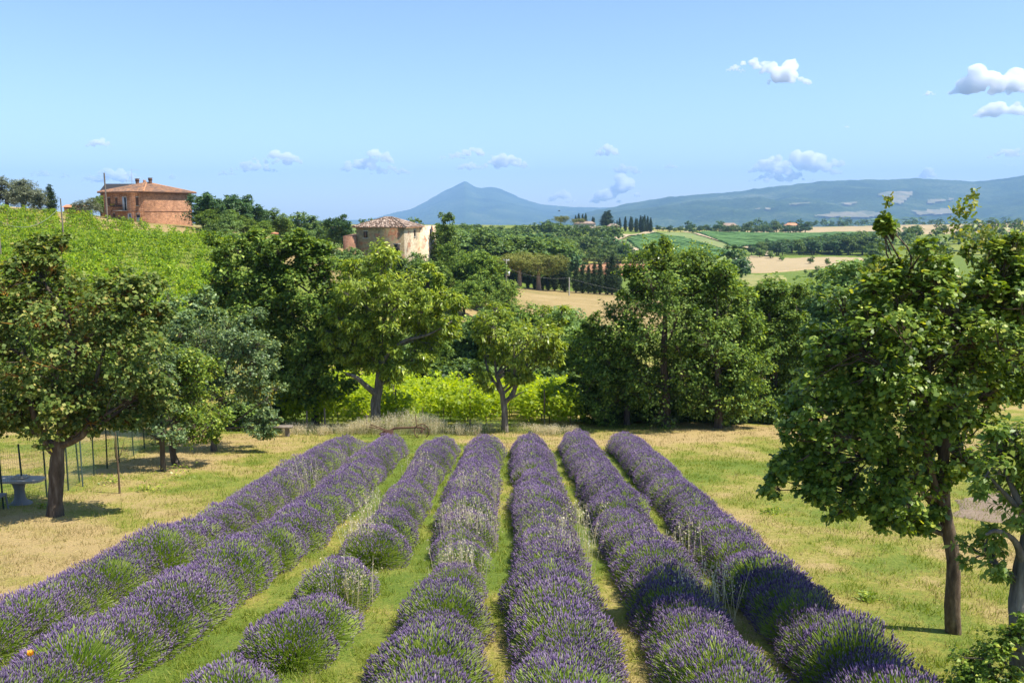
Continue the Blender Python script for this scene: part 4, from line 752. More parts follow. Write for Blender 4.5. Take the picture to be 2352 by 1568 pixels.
def ruin_op(name, dirv, nn, s, z0, z1, w_, shut=False):
    mb = MB(); c = dirv * s + nn * 0.01; mb.box([*c, (z0 + z1) / 2], (w_, 0.06, z1 - z0), [*dirv, 0], [*nn, 0]); o = mb.build(name, M['darkhole'], ruin)
    mb = MB(); mb.box([*(c + nn * 0.05), z0 - 0.08], (w_ * 1.5, 0.14, 0.12), [*dirv, 0], [*nn, 0]); mb.box([*(c + nn * 0.03), z1 + 0.07], (w_ * 1.4, 0.1, 0.12), [*dirv, 0], [*nn, 0]); mb.build('sill', M['stone'], o)
    if shut: mb = MB(); mb.box([*(c + nn * 0.05), (z0 + z1) / 2], (w_ * 0.45, 0.05, (z1 - z0) * 0.95), [*dirv, 0], [*nn, 0]); mb.build('shutter', M['shutter'], o)
ruin_op('window', uL, n_l, 6.3, ez * 0.6, ez * 0.84, 0.6, True); ruin_op('door', uL, n_l, 1.2, 0.0, ez * 0.36, 0.9); ruin_op('window', uR, n_r, 4.4, ez * 0.64, ez * 0.88, 0.55)
ruin_op('window', uR, n_r * 1.0 + n_r * 49.0 * 0, 8.8, ez * 0.6, ez * 0.9, 0.55) if False else None
mb = MB(); c = uR * 10.2 + n_r * 0.52; mb.box([*c, ez * 0.76], (0.6, 0.06, ez * 0.28), [*uR, 0], [*n_r, 0]); mb.build('window', M['darkhole'], ruin)

b0 = at(632, 556, 138.0); b0[2] = float(H(b0[0], b0[1])); pl = thing('brick_pillar', b0, 'small brick pillar with a cap in the dry grass between the two houses', 'pillar'); zt = zat(534, 138) - b0[2]; mb = MB(); mb.box([0, 0, zt * 0.44], (0.85, 0.85, zt * 0.88)); mb.build('shaft', M['brick'], pl); mb = MB(); mb.box([0, 0, zt * 0.9], (1.0, 1.0, 0.14)); mb.add([[-.5, -.5, zt * .95], [.5, -.5, zt * .95], [.5, .5, zt * .95], [-.5, .5, zt * .95], [0, 0, zt * 1.04]], [[0, 1, 4], [1, 2, 4], [2, 3, 4], [3, 0, 4]]); mb.build('cap', M['tile_red'], pl)

# ------------------------------------------------------------------ poles and wires
def pole(name, label, dx, top, Y, r_, mat, cat='pole'):
    b = on(dx, Y); h = float(at(dx, top, Y)[2] - b[2]); o = thing(name, b, label, cat); mb = MB(); mb.tube([[0, 0, -0.4], [0.01, 0, h * 0.5], [0, 0.01, h]], [r_ * 1.15, r_, r_ * 0.85], 8); mb.build('shaft', M[mat], o); return o, b, h
def wire(name, label, p, q, sag, r_=0.011):
    p, q = np.array(p, float), np.array(q, float); t = np.linspace(0, 1, 16)[:, None]; P = p * (1 - t) + q * t; P[:, 2] -= sag * 4 * (t * (1 - t))[:, 0]; mb = MB(); mb.tube(P - p, r_, 4); o = mb.build(name, M['wire']); o.location = p; tag(o, label, 'wire')
p1, b1, h1 = pole('utility_pole', 'power pole with a grey transformer in front of the stone pines', 1163, 597, 176, 0.13, 'concrete')
mb = MB(); mb.box([0, 0, h1 - 0.08], (1.3, 0.12, 0.12)); mb.build('crossarm', M['galv'], p1)
for k in (-0.5, 0, 0.5): mb = MB(); mb.tube([[k, 0, h1], [k, 0, h1 + 0.25]], [0.06, 0.04], 6); mb.build('insulator', M['white'], p1)
mb = MB(); mb.box([0.42, -0.12, h1 * 0.56], (0.62, 0.5, 0.95)); mb.tube([[0.42, -0.12, h1 * 0.63], [0.42, -0.12, h1 * 0.67]], 0.15, 8); mb.build('transformer', M['galv'], p1)
p2, b2, h2 = pole('utility_pole', 'plain concrete pole at the edge of the dry field between cypresses', 1307, 637, 186, 0.13, 'concrete')
wire('power_line', 'cable sagging between the transformer pole and the plain concrete pole', b1 + [0.1, 0, h1 * 0.75], b2 + [0, 0, h2 - 0.1], 0.9); wire('power_line', 'cable running right from the plain concrete pole', b2 + [0, 0, h2 - 0.15], at(1440, 668, 196), 0.3)
pole('wooden_post', 'tall leaning wooden post beside the brick farmhouse', 247, 397, 144, 0.13, 'post', 'post')
pa, ba, ha = pole('wooden_post', 'wooden post at the upper edge of the hillside vineyard', 147, 456, 118, 0.09, 'post', 'post'); pb, bb, hb = pole('wooden_post', 'wooden post in the hillside vineyard at the left edge', 4, 495, 104, 0.09, 'post', 'post')
wire('vineyard_wire', 'wire sagging between the two posts of the hillside vineyard', ba + [0, 0, ha * 0.85], bb + [0, 0, hb * 0.9], 1.7, 0.02)
pole('utility_pole', 'thin distant pole in the green field right of the clump', 1843, 655, 235, 0.12, 'post')

# ------------------------------------------------------------------ vines
def vine_row(label, P0, P1, h, nleaf, L, W, seed, group, posts=0, y_of=None, wide=0.45, mat='vine', var=0.38):
    """P0, P1: (x, y) ends"""
    r = R(seed); P0 = np.array(P0, float); P1 = np.array(P1, float); mid = (P0 + P1) / 2; z0 = float(H(*mid)); root = thing('vine_row', (*mid, z0), label, 'vines', group)
    ln = np.linalg.norm(P1 - P0); d = (P1 - P0) / ln; nn = np.array([-d[1], d[0]])
    nc = max(8, int(ln / 0.45)); ct = r.random(nc) * ln; ch = h * (1.16 - var + var * r.random(nc)); k = max(1, nleaf // nc); ci = np.repeat(np.arange(nc), k); n = len(ci)
    t = ct[ci] + r.normal(size=n) * 0.28; t = np.clip(t, 0, ln); hh = ch[ci] * (0.2 + 0.8 * r.random(n) ** 0.75); off = r.normal(size=n) * wide * (0.35 + 0.75 * np.sin(np.clip(hh / h, 0, 1) * 2.4))
    X = P0[None] + d[None] * t[:, None] + nn[None] * off[:, None]; P = np.column_stack([X - mid, H(X[:, 0], X[:, 1]) + hh - z0])
    out = np.column_stack([nn[None] * np.sign(off)[:, None], np.zeros(n)]); Nn = nz(0.4 * out + [0.25, 0, 1.1] + 0.55 * r.normal(size=(n, 3))); D = r.normal(size=(n, 3)) + 0.4 * out + [0, 0, -0.25]; D = nz(D - Nn * (D * Nn).sum(1, keepdims=True)); s = 1 + 0.25 * r.normal(size=n).clip(-2, 2)
    put('foliage', mk_mesh('foliage', *kite(P, D, Nn, L * s, W * s), M[mat]), root)
    mb = MB(); m_ = max(2, int(ln / 1.1)); tt = (np.arange(m_) + 0.5) / m_ * ln; B = P0[None] + d[None] * tt[:, None]; zb_ = H(B[:, 0], B[:, 1]) - z0
    mb.twigs(np.column_stack([B - mid, zb_ - 0.1]), np.column_stack([B - mid, zb_ + h * 0.5]), 0.03, 0.022); mb.build('vine_stems', M['twig'], root, kind='stuff')
    for k in range(posts):
        q = P0 + d * ln * (k + 0.5) / posts; zq = float(H(*q)) - z0; mb = MB(); mb.tube([[*(q - mid), zq - 0.2], [*(q - mid), zq + h * 1.0]], 0.045, 6); mb.build('post', M['post'], root)
    return root
ORD = ['nearest', 'second', 'third', 'fourth', 'fifth', 'sixth', 'seventh', 'eighth', 'ninth', 'tenth', 'eleventh', 'twelfth', 'thirteenth', 'fourteenth', 'fifteenth', 'sixteenth', 'seventeenth', 'eighteenth', 'nineteenth', 'twentieth', 'last']
k = 0; Yv = 45.2
for k in range(6):
    Yv = 45.4 + k * 2.5; vine_row(f'{ORD[k]} row of bright green vines behind the two walnuts', on(655 - k * 4, Yv)[:2], on(1335 - k * 6, Yv)[:2], 2.0 + 0.1 * (k % 2), 5200, 0.2, 0.17, 400 + k, 'vine rows behind the walnuts', 4, wide=0.5)
for k in range(21):
    Yv = 82 + k * 2.6; xr = 480 + 60 * (k / 19.0) - (0, 90, 200, 330)[max(0, k - 17)]; xl = -260
    A = on(xl, Yv - 2); B = on(xr, Yv + 6 * (k / 19.0)); vine_row(f'{ORD[k]} vine row up the slope of the hillside vineyard', A[:2], B[:2], 1.7, 5200, 0.24, 0.19, 430 + k, 'rows of the hillside vineyard', 0, wide=0.42, mat='vine_hill', var=0.6)
# far vineyard: strips nobody could count
mb = MB()
def strips(poly, ang, gap, hgt, wid):
    P = np.array([[on(c, d)[0], d] for c, d in poly]); cen = P.mean(0); d = np.array([math.cos(ang), math.sin(ang)]); nn = np.array([-d[1], d[0]]); Q = (P - cen) @ np.array([d, nn]).T
    for v in np.arange(Q[:, 1].min(), Q[:, 1].max(), gap):
        xs = []
        for i in range(len(Q)):
            a, b = Q[i], Q[(i + 1) % len(Q)]
            if (a[1] > v) != (b[1] > v): xs.append(a[0] + (v - a[1]) / (b[1] - a[1]) * (b[0] - a[0]))
        xs.sort()
        for a, b in zip(xs[::2], xs[1::2]):
            n = max(2, int((b - a) / 9)); u = np.linspace(a, b, n); C = cen + u[:, None] * d + v * nn; Z = H(C[:, 0], C[:, 1]); V = []; r = R(int(v * 10) % 9999 + 50000)
            for s, z in ((-0.5, 0.3), (-0.35, 1.0), (0.35, 1.0), (0.5, 0.3)):
                jj = 1 + 0.12 * r.normal(size=n).clip(-1.5, 1.5); V.append(np.column_stack([C + nn * s * wid * jj[:, None], Z + 0.4 + z * hgt * jj]))
            V = np.concatenate(V); F = [[q * n + i, q * n + i + 1, (q + 1) * n + i + 1, (q + 1) * n + i] for q in range(3) for i in range(n - 1)]; mb.add(V, F)
strips([(1500, 450), (1640, 450), (1680, 520), (1560, 660), (1500, 690), (1440, 590)], 1.95, 2.6, 1.7, 1.4)
strips([(1690, 560), (1840, 650), (2040, 665), (2040, 785), (1620, 790), (1600, 770)], 2.25, 2.7, 1.7, 1.3)
strips([(1350, 465), (1430, 465), (1450, 550), (1410, 585), (1355, 565)], 1.4, 2.6, 1.7, 1.5)
M['vine_far'] = surf('far_vine', [(0.3, (0.065, 0.15, 0.04)), (0.7, (0.12, 0.22, 0.055))], 0.4, 0.9, 0.5, 1.5, bdist=0.2)
mb.build('far_vineyard', M['vine_far'], None, True, 'stuff')
strip_field = None
# ------------------------------------------------------------------ trees of the middle and far distance
G1 = 'trees beside the brick farmhouse'
for i, (x, t, Y, wd, k, lb) in enumerate([(468, 432, 150, 1.0, 'spiry', 'dark spiry tree touching the right wall of the farmhouse'), (515, 440, 156, 0.9, 'spiry', 'tallest dark spiry tree right of the farmhouse'), (555, 438, 158, 1.1, 'spiry', 'dark spiry tree second from the right beside the farmhouse'), (590, 468, 160, 1.0, 'spiry', 'outermost dark spiry tree on the slope right of the farmhouse'),
        (530, 482, 142, 1.2, 'mid_light', 'light green bush in front of the dark spiry trees'), (492, 500, 140, 1.1, 'bush', 'low bush at the foot of the first spiry tree'), (640, 480, 165, 1.4, 'mid', 'dark round tree behind the brick pillar'), (480, 478, 146, 1.5, 'mid', 'dense dark tree between the farmhouse and the first spiry tree'), (560, 490, 146, 1.6, 'mid', 'broad dark tree under the spiry trees'), (605, 505, 144, 1.5, 'mid', 'dark bushy tree at the right foot of the spiry group'), (520, 520, 132, 1.6, 'bush_light', 'bright shrub below the spiry trees'), (565, 528, 128, 1.6, 'bush_light', 'bright shrub in front of the broad dark tree'), (470, 518, 137, 1.4, 'bush', 'shrub at the right foot of the farmhouse wall'), (610, 540, 124, 1.5, 'bush_light', 'bright shrub left of the brick pillar'), (680, 540, 128, 1.5, 'bush', 'shrub right of the brick pillar'), (740, 548, 126, 1.5, 'bush', 'shrub in the dry meadow left of the ruin')]):
    plant_px(k, 'spiry_tree' if k == 'spiry' else 'tree', lb, x, t, Y, i, group=G1, wid=wd * (1.35 if k == 'spiry' else 1.0))
for i, (x, t, Y, k, wd, lb) in enumerate([(685, 486, 240, 'far', 1.2, 'round tree left of the pair on the skyline'), (725, 490, 245, 'far', 1.4, 'wide round tree on the skyline left of the ruined house'), (655, 505, 200, 'far_light', 1.3, 'paler tree below the skyline left of the ruined house'), (700, 520, 190, 'far_light', 1.5, 'pale bushy tree above the dry meadow'), (745, 520, 200, 'far', 1.3, 'blue-green tree at the right end of the dry meadow'),
        (790, 486, 150, 'spiry', 1.2, 'dark pointed tree left of the ruined house'), (768, 510, 160, 'mid', 1.1, 'dark tree at the left foot of the pointed tree'), (845, 497, 180, 'far', 0.9, 'small round tree behind the ruined roof on the left'), (942, 500, 190, 'far', 0.9, 'dark tree behind the ruined roof on the right'),
        (1026, 490, 140, 'mid_tall', 0.8, 'tall tree against the right wall of the ruined house'), (1050, 560, 128, 'mid', 1.1, 'dark tree at the left of the dark thicket above the dry field'), (1095, 570, 124, 'mid', 1.2, 'broad dark tree of the thicket above the dry field'), (1130, 600, 120, 'mid', 1.2, 'low dark tree at the right end of the thicket'), (1065, 640, 112, 'mid', 1.4, 'dark tree low in front of the thicket'), (955, 566, 124, 'bush_light', 0.9, 'shrub in front of the ruined house corner'), (905, 568, 122, 'bush', 1.0, 'dark shrub by the door of the ruined house'), (868, 574, 121, 'bush_light', 1.0, 'pale shrub under the left window of the ruin'), (985, 574, 122, 'bush', 0.9, 'shrub below the side wing of the ruin'), (1015, 600, 122, 'mid', 1.0, 'dark tree below the right wall of the ruined house'), (800, 560, 122, 'bush_light', 1.2, 'pale shrub below the ruined annex'), (1155, 655, 112, 'mid', 1.2, 'lowest dark tree reaching into the dry field')]):
    plant_px(k, 'tree', lb, x, t, Y, i + 20, wid=wd)
for i, (x, t, Y, wd, lb) in enumerate([(18, 400, 150, 1.3, 'silvery olive tree at the left end of the ridge'), (55, 408, 146, 1.2, 'silvery olive tree second from the left on the ridge'), (80, 422, 140, 1.1, 'low rounded olive tree right of the ridge pair'), (-20, 415, 150, 1.2, 'olive tree cut by the left edge'), (203, 452, 146, 1.4, 'grey olive bush left of the farmhouse')]):
    plant_px('olive', 'olive_tree', lb, x, t, Y, i, group='olives on the ridge', wid=wd)
plant_px('cypress', 'young_poplar', 'thin young tree between the olives and the shed', 118, 424, 146, 1, wid=1.7); plant_px('mid', 'tree', 'dark tree behind the left corner of the farmhouse', 232, 447, 168, 3, wid=1.1)
plant_px('far', 'tree', 'low green tree just right of the vineyard post', 168, 468, 150, 4, wid=0.8)
# stone pines and cypresses beyond the dry field
for i, (x, t, Y, wd, lb) in enumerate([(1142, 583, 204, 1.7, 'leftmost stone pine behind the transformer pole'), (1194, 577, 197, 1.65, 'middle stone pine with a forked pale trunk'), (1238, 579, 199, 1.65, 'rightmost stone pine next to the cypresses')]):
    plant_px('pine', 'stone_pine', lb, x, t, Y, i, group='stone pines above the dry field', wid=wd)
CY_ = [(1176, 628), (1192, 632), (1212, 634), (1228, 640), (1246, 636), (1259, 622), (1274, 607), (1297, 583), (1323, 602), (1338, 605), (1351, 610), (1365, 602), (1378, 602), (1395, 600), (1406, 584), (1418, 604)]
NM = ['first', 'second', 'third', 'fourth', 'fifth', 'sixth', 'seventh', 'tallest, eighth,', 'ninth', 'tenth', 'eleventh', 'twelfth', 'thirteenth', 'fourteenth', 'fifteenth', 'last']
for i, (x, t) in enumerate(CY_):
    plant_px('cypress', 'cypress', f'{NM[i]} cypress from the left in the row beyond the dry field', x, t, 199 + i * 0.5, i, group='cypress row beyond the dry field', wid=1.5 if i < 8 else 1.25)
# woods
def nth(k): return f'{k}{"th" if 10 <= k % 100 <= 20 else {1: "st", 2: "nd", 3: "rd"}.get(k % 10, "th")}'
TONE = {'far': 'mid-green', 'far_light': 'pale green', 'far_dark': 'dark green'}
def wood(label, kinds, spots, group, name='woodland_tree'):
    for i, (x, top, Y) in enumerate(sorted(spots)):
        r = R(int(x * 7 + top * 13) % 99991); kd = kinds[int(r.integers(len(kinds)))]; plant_px(kd, name, f'{TONE[kd]} tree, {nth(i + 1)} from the left {label}', x, top, Y, int(r.integers(3000)), group=group, wid=1.05 + 0.55 * r.random())
def band(x0, x1, tops, Y0, Y1, n, seed, jt=6):
    """n trees between columns x0..x1; tops: (column, line) pairs for the crown tops of the back row, lower rows step down"""
    r = R(seed); tx = [t[0] for t in tops]; ty = [t[1] for t in tops]; out = []
    for _ in range(n):
        x = r.uniform(x0, x1); u = r.random() ** 0.8; Y = Y1 + (Y0 - Y1) * u; b = on(x, Y); gl = HOR - (b[2] - CAMZ) / Y * FPX
        h = r.uniform(8, 13) * FPX / Y; out.append((x, max(gl - h, np.interp(x, tx, ty) + r.normal() * jt * 0.5), Y))
    return out
def far_wood(name, kind, spots, seed):
    """many far trees that read as one mass: one object"""
    r = R(seed); E = RND; V0, F0, *_ = crown(E, 20, 4, 4, 0.12, 0.085, seed, rs=0.34, zmin=0.05); VV = []; FF = []; n = 0
    for (x, top, Y) in spots:
        b = on(x, Y); h = max(float(at(x, top, Y)[2] - b[2]), 3.0); a = r.random() * 6.28; w_ = h * (1.0 + 0.6 * r.random()); c_, s_ = math.cos(a), math.sin(a)
        VV.append(np.column_stack([(V0[:, 0] * c_ - V0[:, 1] * s_) * w_, (V0[:, 0] * s_ + V0[:, 1] * c_) * w_, V0[:, 2] * h]) + b); FF.append(F0 + n); n += len(V0)
    put(name, mk_mesh(name, np.concatenate(VV), np.concatenate(FF), M[kind]), None, 'stuff')
K3 = ['far', 'far', 'far_light', 'far_dark']
wood('in the wood behind the ruined house', K3, band(985, 1300, [(985, 515), (1100, 500), (1200, 515), (1300, 520)], 225, 330, 95, 1), 'wood behind the ruined house')
wood('in the wood below the villa hill', K3, [q for q in band(1040, 1440, [(1040, 500), (1180, 510), (1280, 520), (1440, 560)], 330, 470, 125, 2) if q[0] < 1310 or q[2] > 415], 'wood below the villa hill')
wood('along the edge of the clay field', ['far_dark', 'far'], [(1300, 575, 380), (1325, 572, 385), (1350, 570, 390), (1375, 568, 395), (1400, 560, 400), (1425, 556, 410), (1450, 560, 415), (1475, 565, 415)], 'trees edging the clay field')
far_wood('villa_hill_trees', 'wood', band(1180, 1420, [(1180, 520), (1260, 508), (1300, 515), (1420, 520)], 540, 690, 60, 3), 41)
wood('in the dark wood above the golden field', ['far_dark', 'far_dark', 'far'], band(1725, 2010, [(1725, 560), (1800, 552), (1900, 540), (2010, 530)], 500, 620, 85, 4), 'dark wood above the golden field')
wood('in the line above the far vineyard', ['far_dark', 'far'], [(x, 505 + (12 if i % 3 else 2) + (8 if i % 2 else 0), 815 + (i % 4) * 9) for i, x in enumerate(range(1585, 1850, 11))], 'tree line above the far vineyard')
far_wood('plain_trees', 'wood_dark', [(x, 500 + (i * 7 % 11), 1150 + (i % 5) * 60) for i, x in enumerate(range(1740, 2160, 19))], 41)
wood('on the low ground left of the far vineyard', ['far_dark', 'far'], [(x, 515 + (i * 5 % 9), 760 + (i % 4) * 25) for i, x in enumerate(range(1485, 1590, 13))], 'trees left of the far vineyard')
far_wood('distant_trees', 'wood', band(2000, 2420, [(2000, 530), (2150, 510), (2300, 490), (2420, 480)], 420, 900, 60, 7), 41)
far_wood('far_plain_trees', 'wood_dark', [(x, 497 + (i * 7 % 8), 2600 + (i % 6) * 220) for i, x in enumerate(range(1920, 2400, 23))], 41)
for i, (x, t, Y, k, wd, lb) in enumerate([(1685, 562, 250, 'far_dark', 1.05, 'large dark round tree standing alone left of the golden field'), (1865, 620, 300, 'far', 1.1, 'round tree at the right of the pair in the golden hollow'), (1862, 587, 420, 'far', 1.0, 'upper left round tree in the golden field'), (1900, 592, 400, 'far', 1.0, 'upper right round tree in the golden field'), (1880, 610, 330, 'far_light', 1.3, 'pale shrubby tree in the hollow'), (1850, 618, 340, 'far_light', 1.2, 'pale willow at the left of the hollow'), (1925, 640, 230, 'far', 1.2, 'dark bushy tree below the golden field'), (1990, 590, 320, 'far_light', 1.2, 'pale tree at the right end of the golden field'), (2010, 560, 430, 'far', 1.2, 'tree at the corner of the wood and golden field'), (1770, 575, 470, 'far_light', 1.2, 'pale willow at the foot of the far vineyard'), (1795, 585, 450, 'far_light', 1.1, 'second pale willow at the foot of the far vineyard'), (1745, 568, 480, 'far_light', 1.2, 'third pale willow beside the vineyard track')]):
    plant_px(k, 'tree', lb, x, t, Y, i + 60, wid=wd)
# hedge and trees directly behind the bright vines and the clump
for i, (x, t, Y, k, wd) in enumerate([(900, 770, 64, 'mid_light', 1.2), (960, 745, 66, 'mid', 1.3), (1010, 740, 68, 'mid', 1.2), (1065, 715, 70, 'mid', 1.2), (1120, 712, 68, 'mid_light', 1.2), (1230, 722, 72, 'mid_light', 1.3), (1285, 714, 66, 'mid_light', 1.1), (840, 760, 66, 'mid', 1.2), (1330, 735, 64, 'mid', 1.1), (780, 740, 70, 'mid', 1.2), (1180, 722, 66, 'mid', 1.3), (1030, 800, 62, 'bush', 1.2), (940, 820, 62, 'bush', 1.2), (1100, 800, 62, 'bush', 1.2), (1260, 800, 62, 'bush', 1.2), (870, 830, 62, 'bush', 1.2), (1190, 830, 62, 'bush', 1.1), (1255, 702, 70, 'mid_light', 1.2), (1207, 700, 71, 'mid', 1.2), (1312, 702, 72, 'mid_light', 1.2)]):
    plant_px(k, 'hedgerow_tree', f'{ORD[i] if i else "first"} tree of the dark hedgerow beyond the bright vines', x, t, Y, i + 90, group='hedgerow beyond the vines', wid=wd)
for i, (x, t, Y, k, wd, lb) in enumerate([(1790, 640, 66, 'mid', 1.2, 'tree top showing above the right of the clump'), (1880, 625, 70, 'mid', 1.1, 'green tree between the clump and the oak'), (1940, 600, 62, 'mid_light', 1.0, 'light green tree just left of the oak crown'), (2040, 600, 72, 'mid', 1.2, 'tree hidden behind the oak crown'), (2130, 640, 75, 'mid', 1.2, 'tree behind the middle of the oak'), (2230, 620, 74, 'mid', 1.2, 'tree behind the right part of the oak'), (2320, 600, 70, 'mid', 1.2, 'tree behind the oak at the right edge'), (2420, 640, 68, 'mid', 1.2, 'tree beyond the right edge of the lawn'), (1850, 800, 56, 'bush', 1.2, 'dark bush between the clump and the oak'), (1930, 830, 60, 'bush', 1.2, 'dark bush behind the left of the oak'), (2260, 850, 62, 'bush', 1.3, 'dark bush at the far right end of the lawn'), (2360, 840, 62, 'bush', 1.2, 'bush at the far right corner of the lawn'), (2080, 840, 62, 'bush', 1.3, 'dark bush behind the oak trunk'), (2170, 850, 62, 'bush', 1.3, 'dark bush beyond the lawn right of the oak trunk'),
    (330, 740, 52, 'mid', 1.2, 'tree behind the left maple crown'), (240, 720, 56, 'mid', 1.2, 'dark tree behind the middle of the left maple'), (140, 730, 54, 'mid', 1.2, 'dark tree behind the trunk of the left maple'), (40, 740, 55, 'mid', 1.2, 'dark tree at the far left behind the fence'), (-60, 740, 55, 'mid', 1.2, 'tree beyond the left edge'), (650, 780, 60, 'mid', 1.2, 'tree behind the two maples'), (470, 740, 58, 'mid', 1.2, 'tree behind the elm at the vineyard foot'), (390, 800, 48, 'bush', 1.2, 'bush behind the plum trees'), (290, 880, 47, 'bush', 1.3, 'bush at the far end of the fenced lawn'), (190, 890, 48, 'bush', 1.3, 'bush behind the fence right of the maple trunk'), (90, 890, 48, 'bush', 1.3, 'bush behind the fence left of the maple trunk'), (0, 890, 48, 'bush', 1.3, 'bush behind the table'), (550, 880, 44, 'bush', 1.1, 'bush behind the grey-green tree'), (640, 900, 47, 'bush', 1.0, 'bush behind the bench'),
    (1460, 860, 48, 'bush', 1.2, 'dark bush at the left foot of the clump'), (1560, 880, 48, 'bush', 1.2, 'dark bush under the tallest clump tree'), (1660, 870, 47, 'bush', 1.2, 'dark bush at the right foot of the clump'), (1750, 870, 48, 'bush', 1.2, 'dark bush under the right clump tree'), (1400, 890, 47, 'bush', 1.1, 'dark bush beside the bright vines')]):
    plant_px(k, 'bush' if 'bush' in k else 'tree', lb, x, t, Y, i + 130, cat='bush' if 'bush' in k else 'tree', wid=wd)
# villa hill
for i, (x, t) in enumerate(sorted([(1329, 490), (1338, 492), (1345, 490), (1322, 495), (1361, 498), (1364, 499), (1385, 498), (1390, 486), (1397, 484), (1412, 510), (1423, 500), (1436, 498), (1448, 497), (1451, 499), (1460, 501), (1471, 495), (1476, 498), (1480, 494), (1487, 497), (1494, 500), (1463, 503), (1417, 506)])):
    w_ = 2.4 if x in (1390, 1397) else 1.15; plant_px('cypress', 'cypress', f'{"broad dark" if w_ > 2 else "thin"} cypress, {nth(i + 1)} from the left on the villa hill', x, t, 705 + (i % 3) * 4, i, group='cypresses on the villa hill', wid=w_)
for x, t, lb in ((1288, 494, 'umbrella pine alone on the villa hill'), (1326, 500, 'umbrella pine beside the villa roof')): plant_px('pine', 'stone_pine', lb, x, t, 700, 2, wid=1.5)
def cottage(label, dx, top, Y, wd, dp, mat, roof, win=2):
    b = on(dx, Y); h = max(3.0, float(zat(top, Y) - b[2])); o = thing('farmhouse', b, label, 'house'); mb = MB(); mb.box([0, 0, h * 0.36 - 1], (wd, dp, h * 0.72 + 2)); mb.build('wall', M[mat], o); e = h * 0.72; mb = MB()
    mb.add([[-wd / 2 - .5, -dp / 2 - .5, e], [wd / 2 + .5, -dp / 2 - .5, e], [wd / 2 + .5, dp / 2 + .5, e], [-wd / 2 - .5, dp / 2 + .5, e], [-wd / 2 + dp * .3, 0, h], [wd / 2 - dp * .3, 0, h]], [[0, 1, 5, 4], [2, 3, 4, 5]]); mb.add([[-wd / 2 - .5, -dp / 2 - .5, e], [-wd / 2 - .5, dp / 2 + .5, e], [-wd / 2 + dp * .3, 0, h], [wd / 2 + .5, -dp / 2 - .5, e], [wd / 2 + .5, dp / 2 + .5, e], [wd / 2 - dp * .3, 0, h]], [[0, 2, 1], [3, 4, 5]]); mb.build('roof', M[roof], o)
    for k in range(win): mb = MB(); mb.box([-wd / 2 + (k + 0.5) * wd / win, -dp / 2 - 0.02, e * 0.55], (1.0, 0.1, 1.5)); mb.build('window', M['darkhole'], o)
M['pale_wall'] = flat('pale_wall', (0.62, 0.5, 0.36)); M['cream'] = flat('cream_wall', (0.72, 0.62, 0.48))
cottage('long pale villa roof among the cypresses on the hill', 1342, 508, 700, 17, 9, 'pale_wall', 'tile_old', 4); cottage('lower house on the slope of the villa hill', 1367, 520, 660, 12, 7, 'pale_wall', 'tile_old', 2); cottage('brick house right of the broad cypress on the villa hill', 1408, 514, 690, 9, 7, 'brick', 'tile_old', 2)
cottage('cream house with a red roof at the far wood edge', 1817, 512, 900, 13, 9, 'cream', 'tile_red', 2); cottage('low house hidden in the tree line left of the cream house', 1672, 512, 850, 16, 8, 'pale_wall', 'tile_old', 3)
# masts on the mountain shoulder and the bird
for x, t in ((1112, 428), (1118, 427), (1128, 425)):
    X, Y_, Z_ = MT['mountain']; b = at(x, 431.5, 13950.0); o = thing('radio_mast', b - [0, 0, 20], f'{"left" if x == 1112 else "middle" if x == 1118 else "right"} radio mast on the shoulder of the blue mountain', 'mast', 'masts on the mountain'); mb = MB(); h = met(431 - t, 13950) + 22; mb.tube([[0, 0, 0], [0, 0, h * 0.5], [0, 0, h]], [5, 3.5, 2], 5); mb.build('shaft', M['galv'], o)
b = at(1284, 484.5, 160.0); bird = thing('bird', b, 'small dark bird flying over the valley in front of the mountain', 'bird'); mb = MB()
mb.tube([[-0.2, 0, 0.02], [-0.08, 0, 0], [0.08, 0, 0.0], [0.2, 0, 0.05], [0.26, 0, 0.05]], [0.015, 0.06, 0.07, 0.045, 0.01], 6)
for s in (-1, 1): mb.add([[0.08, 0, 0.03], [-0.08, 0, 0.03], [-0.02, s * 0.28, 0.16], [0.08, s * 0.26, 0.17], [-0.06, s * 0.55, 0.1]], [[0, 1, 2], [0, 2, 3], [3, 2, 4]])
mb.add([[-0.18, 0, 0.02], [-0.34, 0.07, 0.03], [-0.34, -0.07, 0.03]], [[0, 1, 2]]); mb.build('body', M['iron'], bird)
# ------------------------------------------------------------------ lavender
M['lav'] = leafmat('lavender_flower', [(0, (0.12, 0.07, 0.18)), (0.4, (0.21, 0.14, 0.295)), (0.8, (0.3, 0.21, 0.385)), (0.93, (0.38, 0.29, 0.42)), (1, (0.48, 0.4, 0.4))], (1.1, 0.95, 1.2), 0.22, 0.8, 0.1, var=0.22)
M['lavstem'] = leafmat('lavender_stem', [(0, (0.2, 0.3, 0.05)), (0.6, (0.32, 0.4, 0.09)), (1, (0.5, 0.52, 0.2))], (1.2, 1.2, 0.6), 0.3, 0.7, 0.15)
M['lavleaf'] = leafmat('lavender_leaf', [(0, (0.15, 0.26, 0.025)), (0.6, (0.25, 0.37, 0.04)), (1, (0.38, 0.45, 0.08))], (1.2, 1.2, 0.6), 0.3, 0.7, 0.15)
M['lavwood'] = surf('lavender_wood', [(0.3, (0.045, 0.032, 0.02)), (0.7, (0.12, 0.085, 0.05))], 12, 0.95, 0.8)
LAV = []
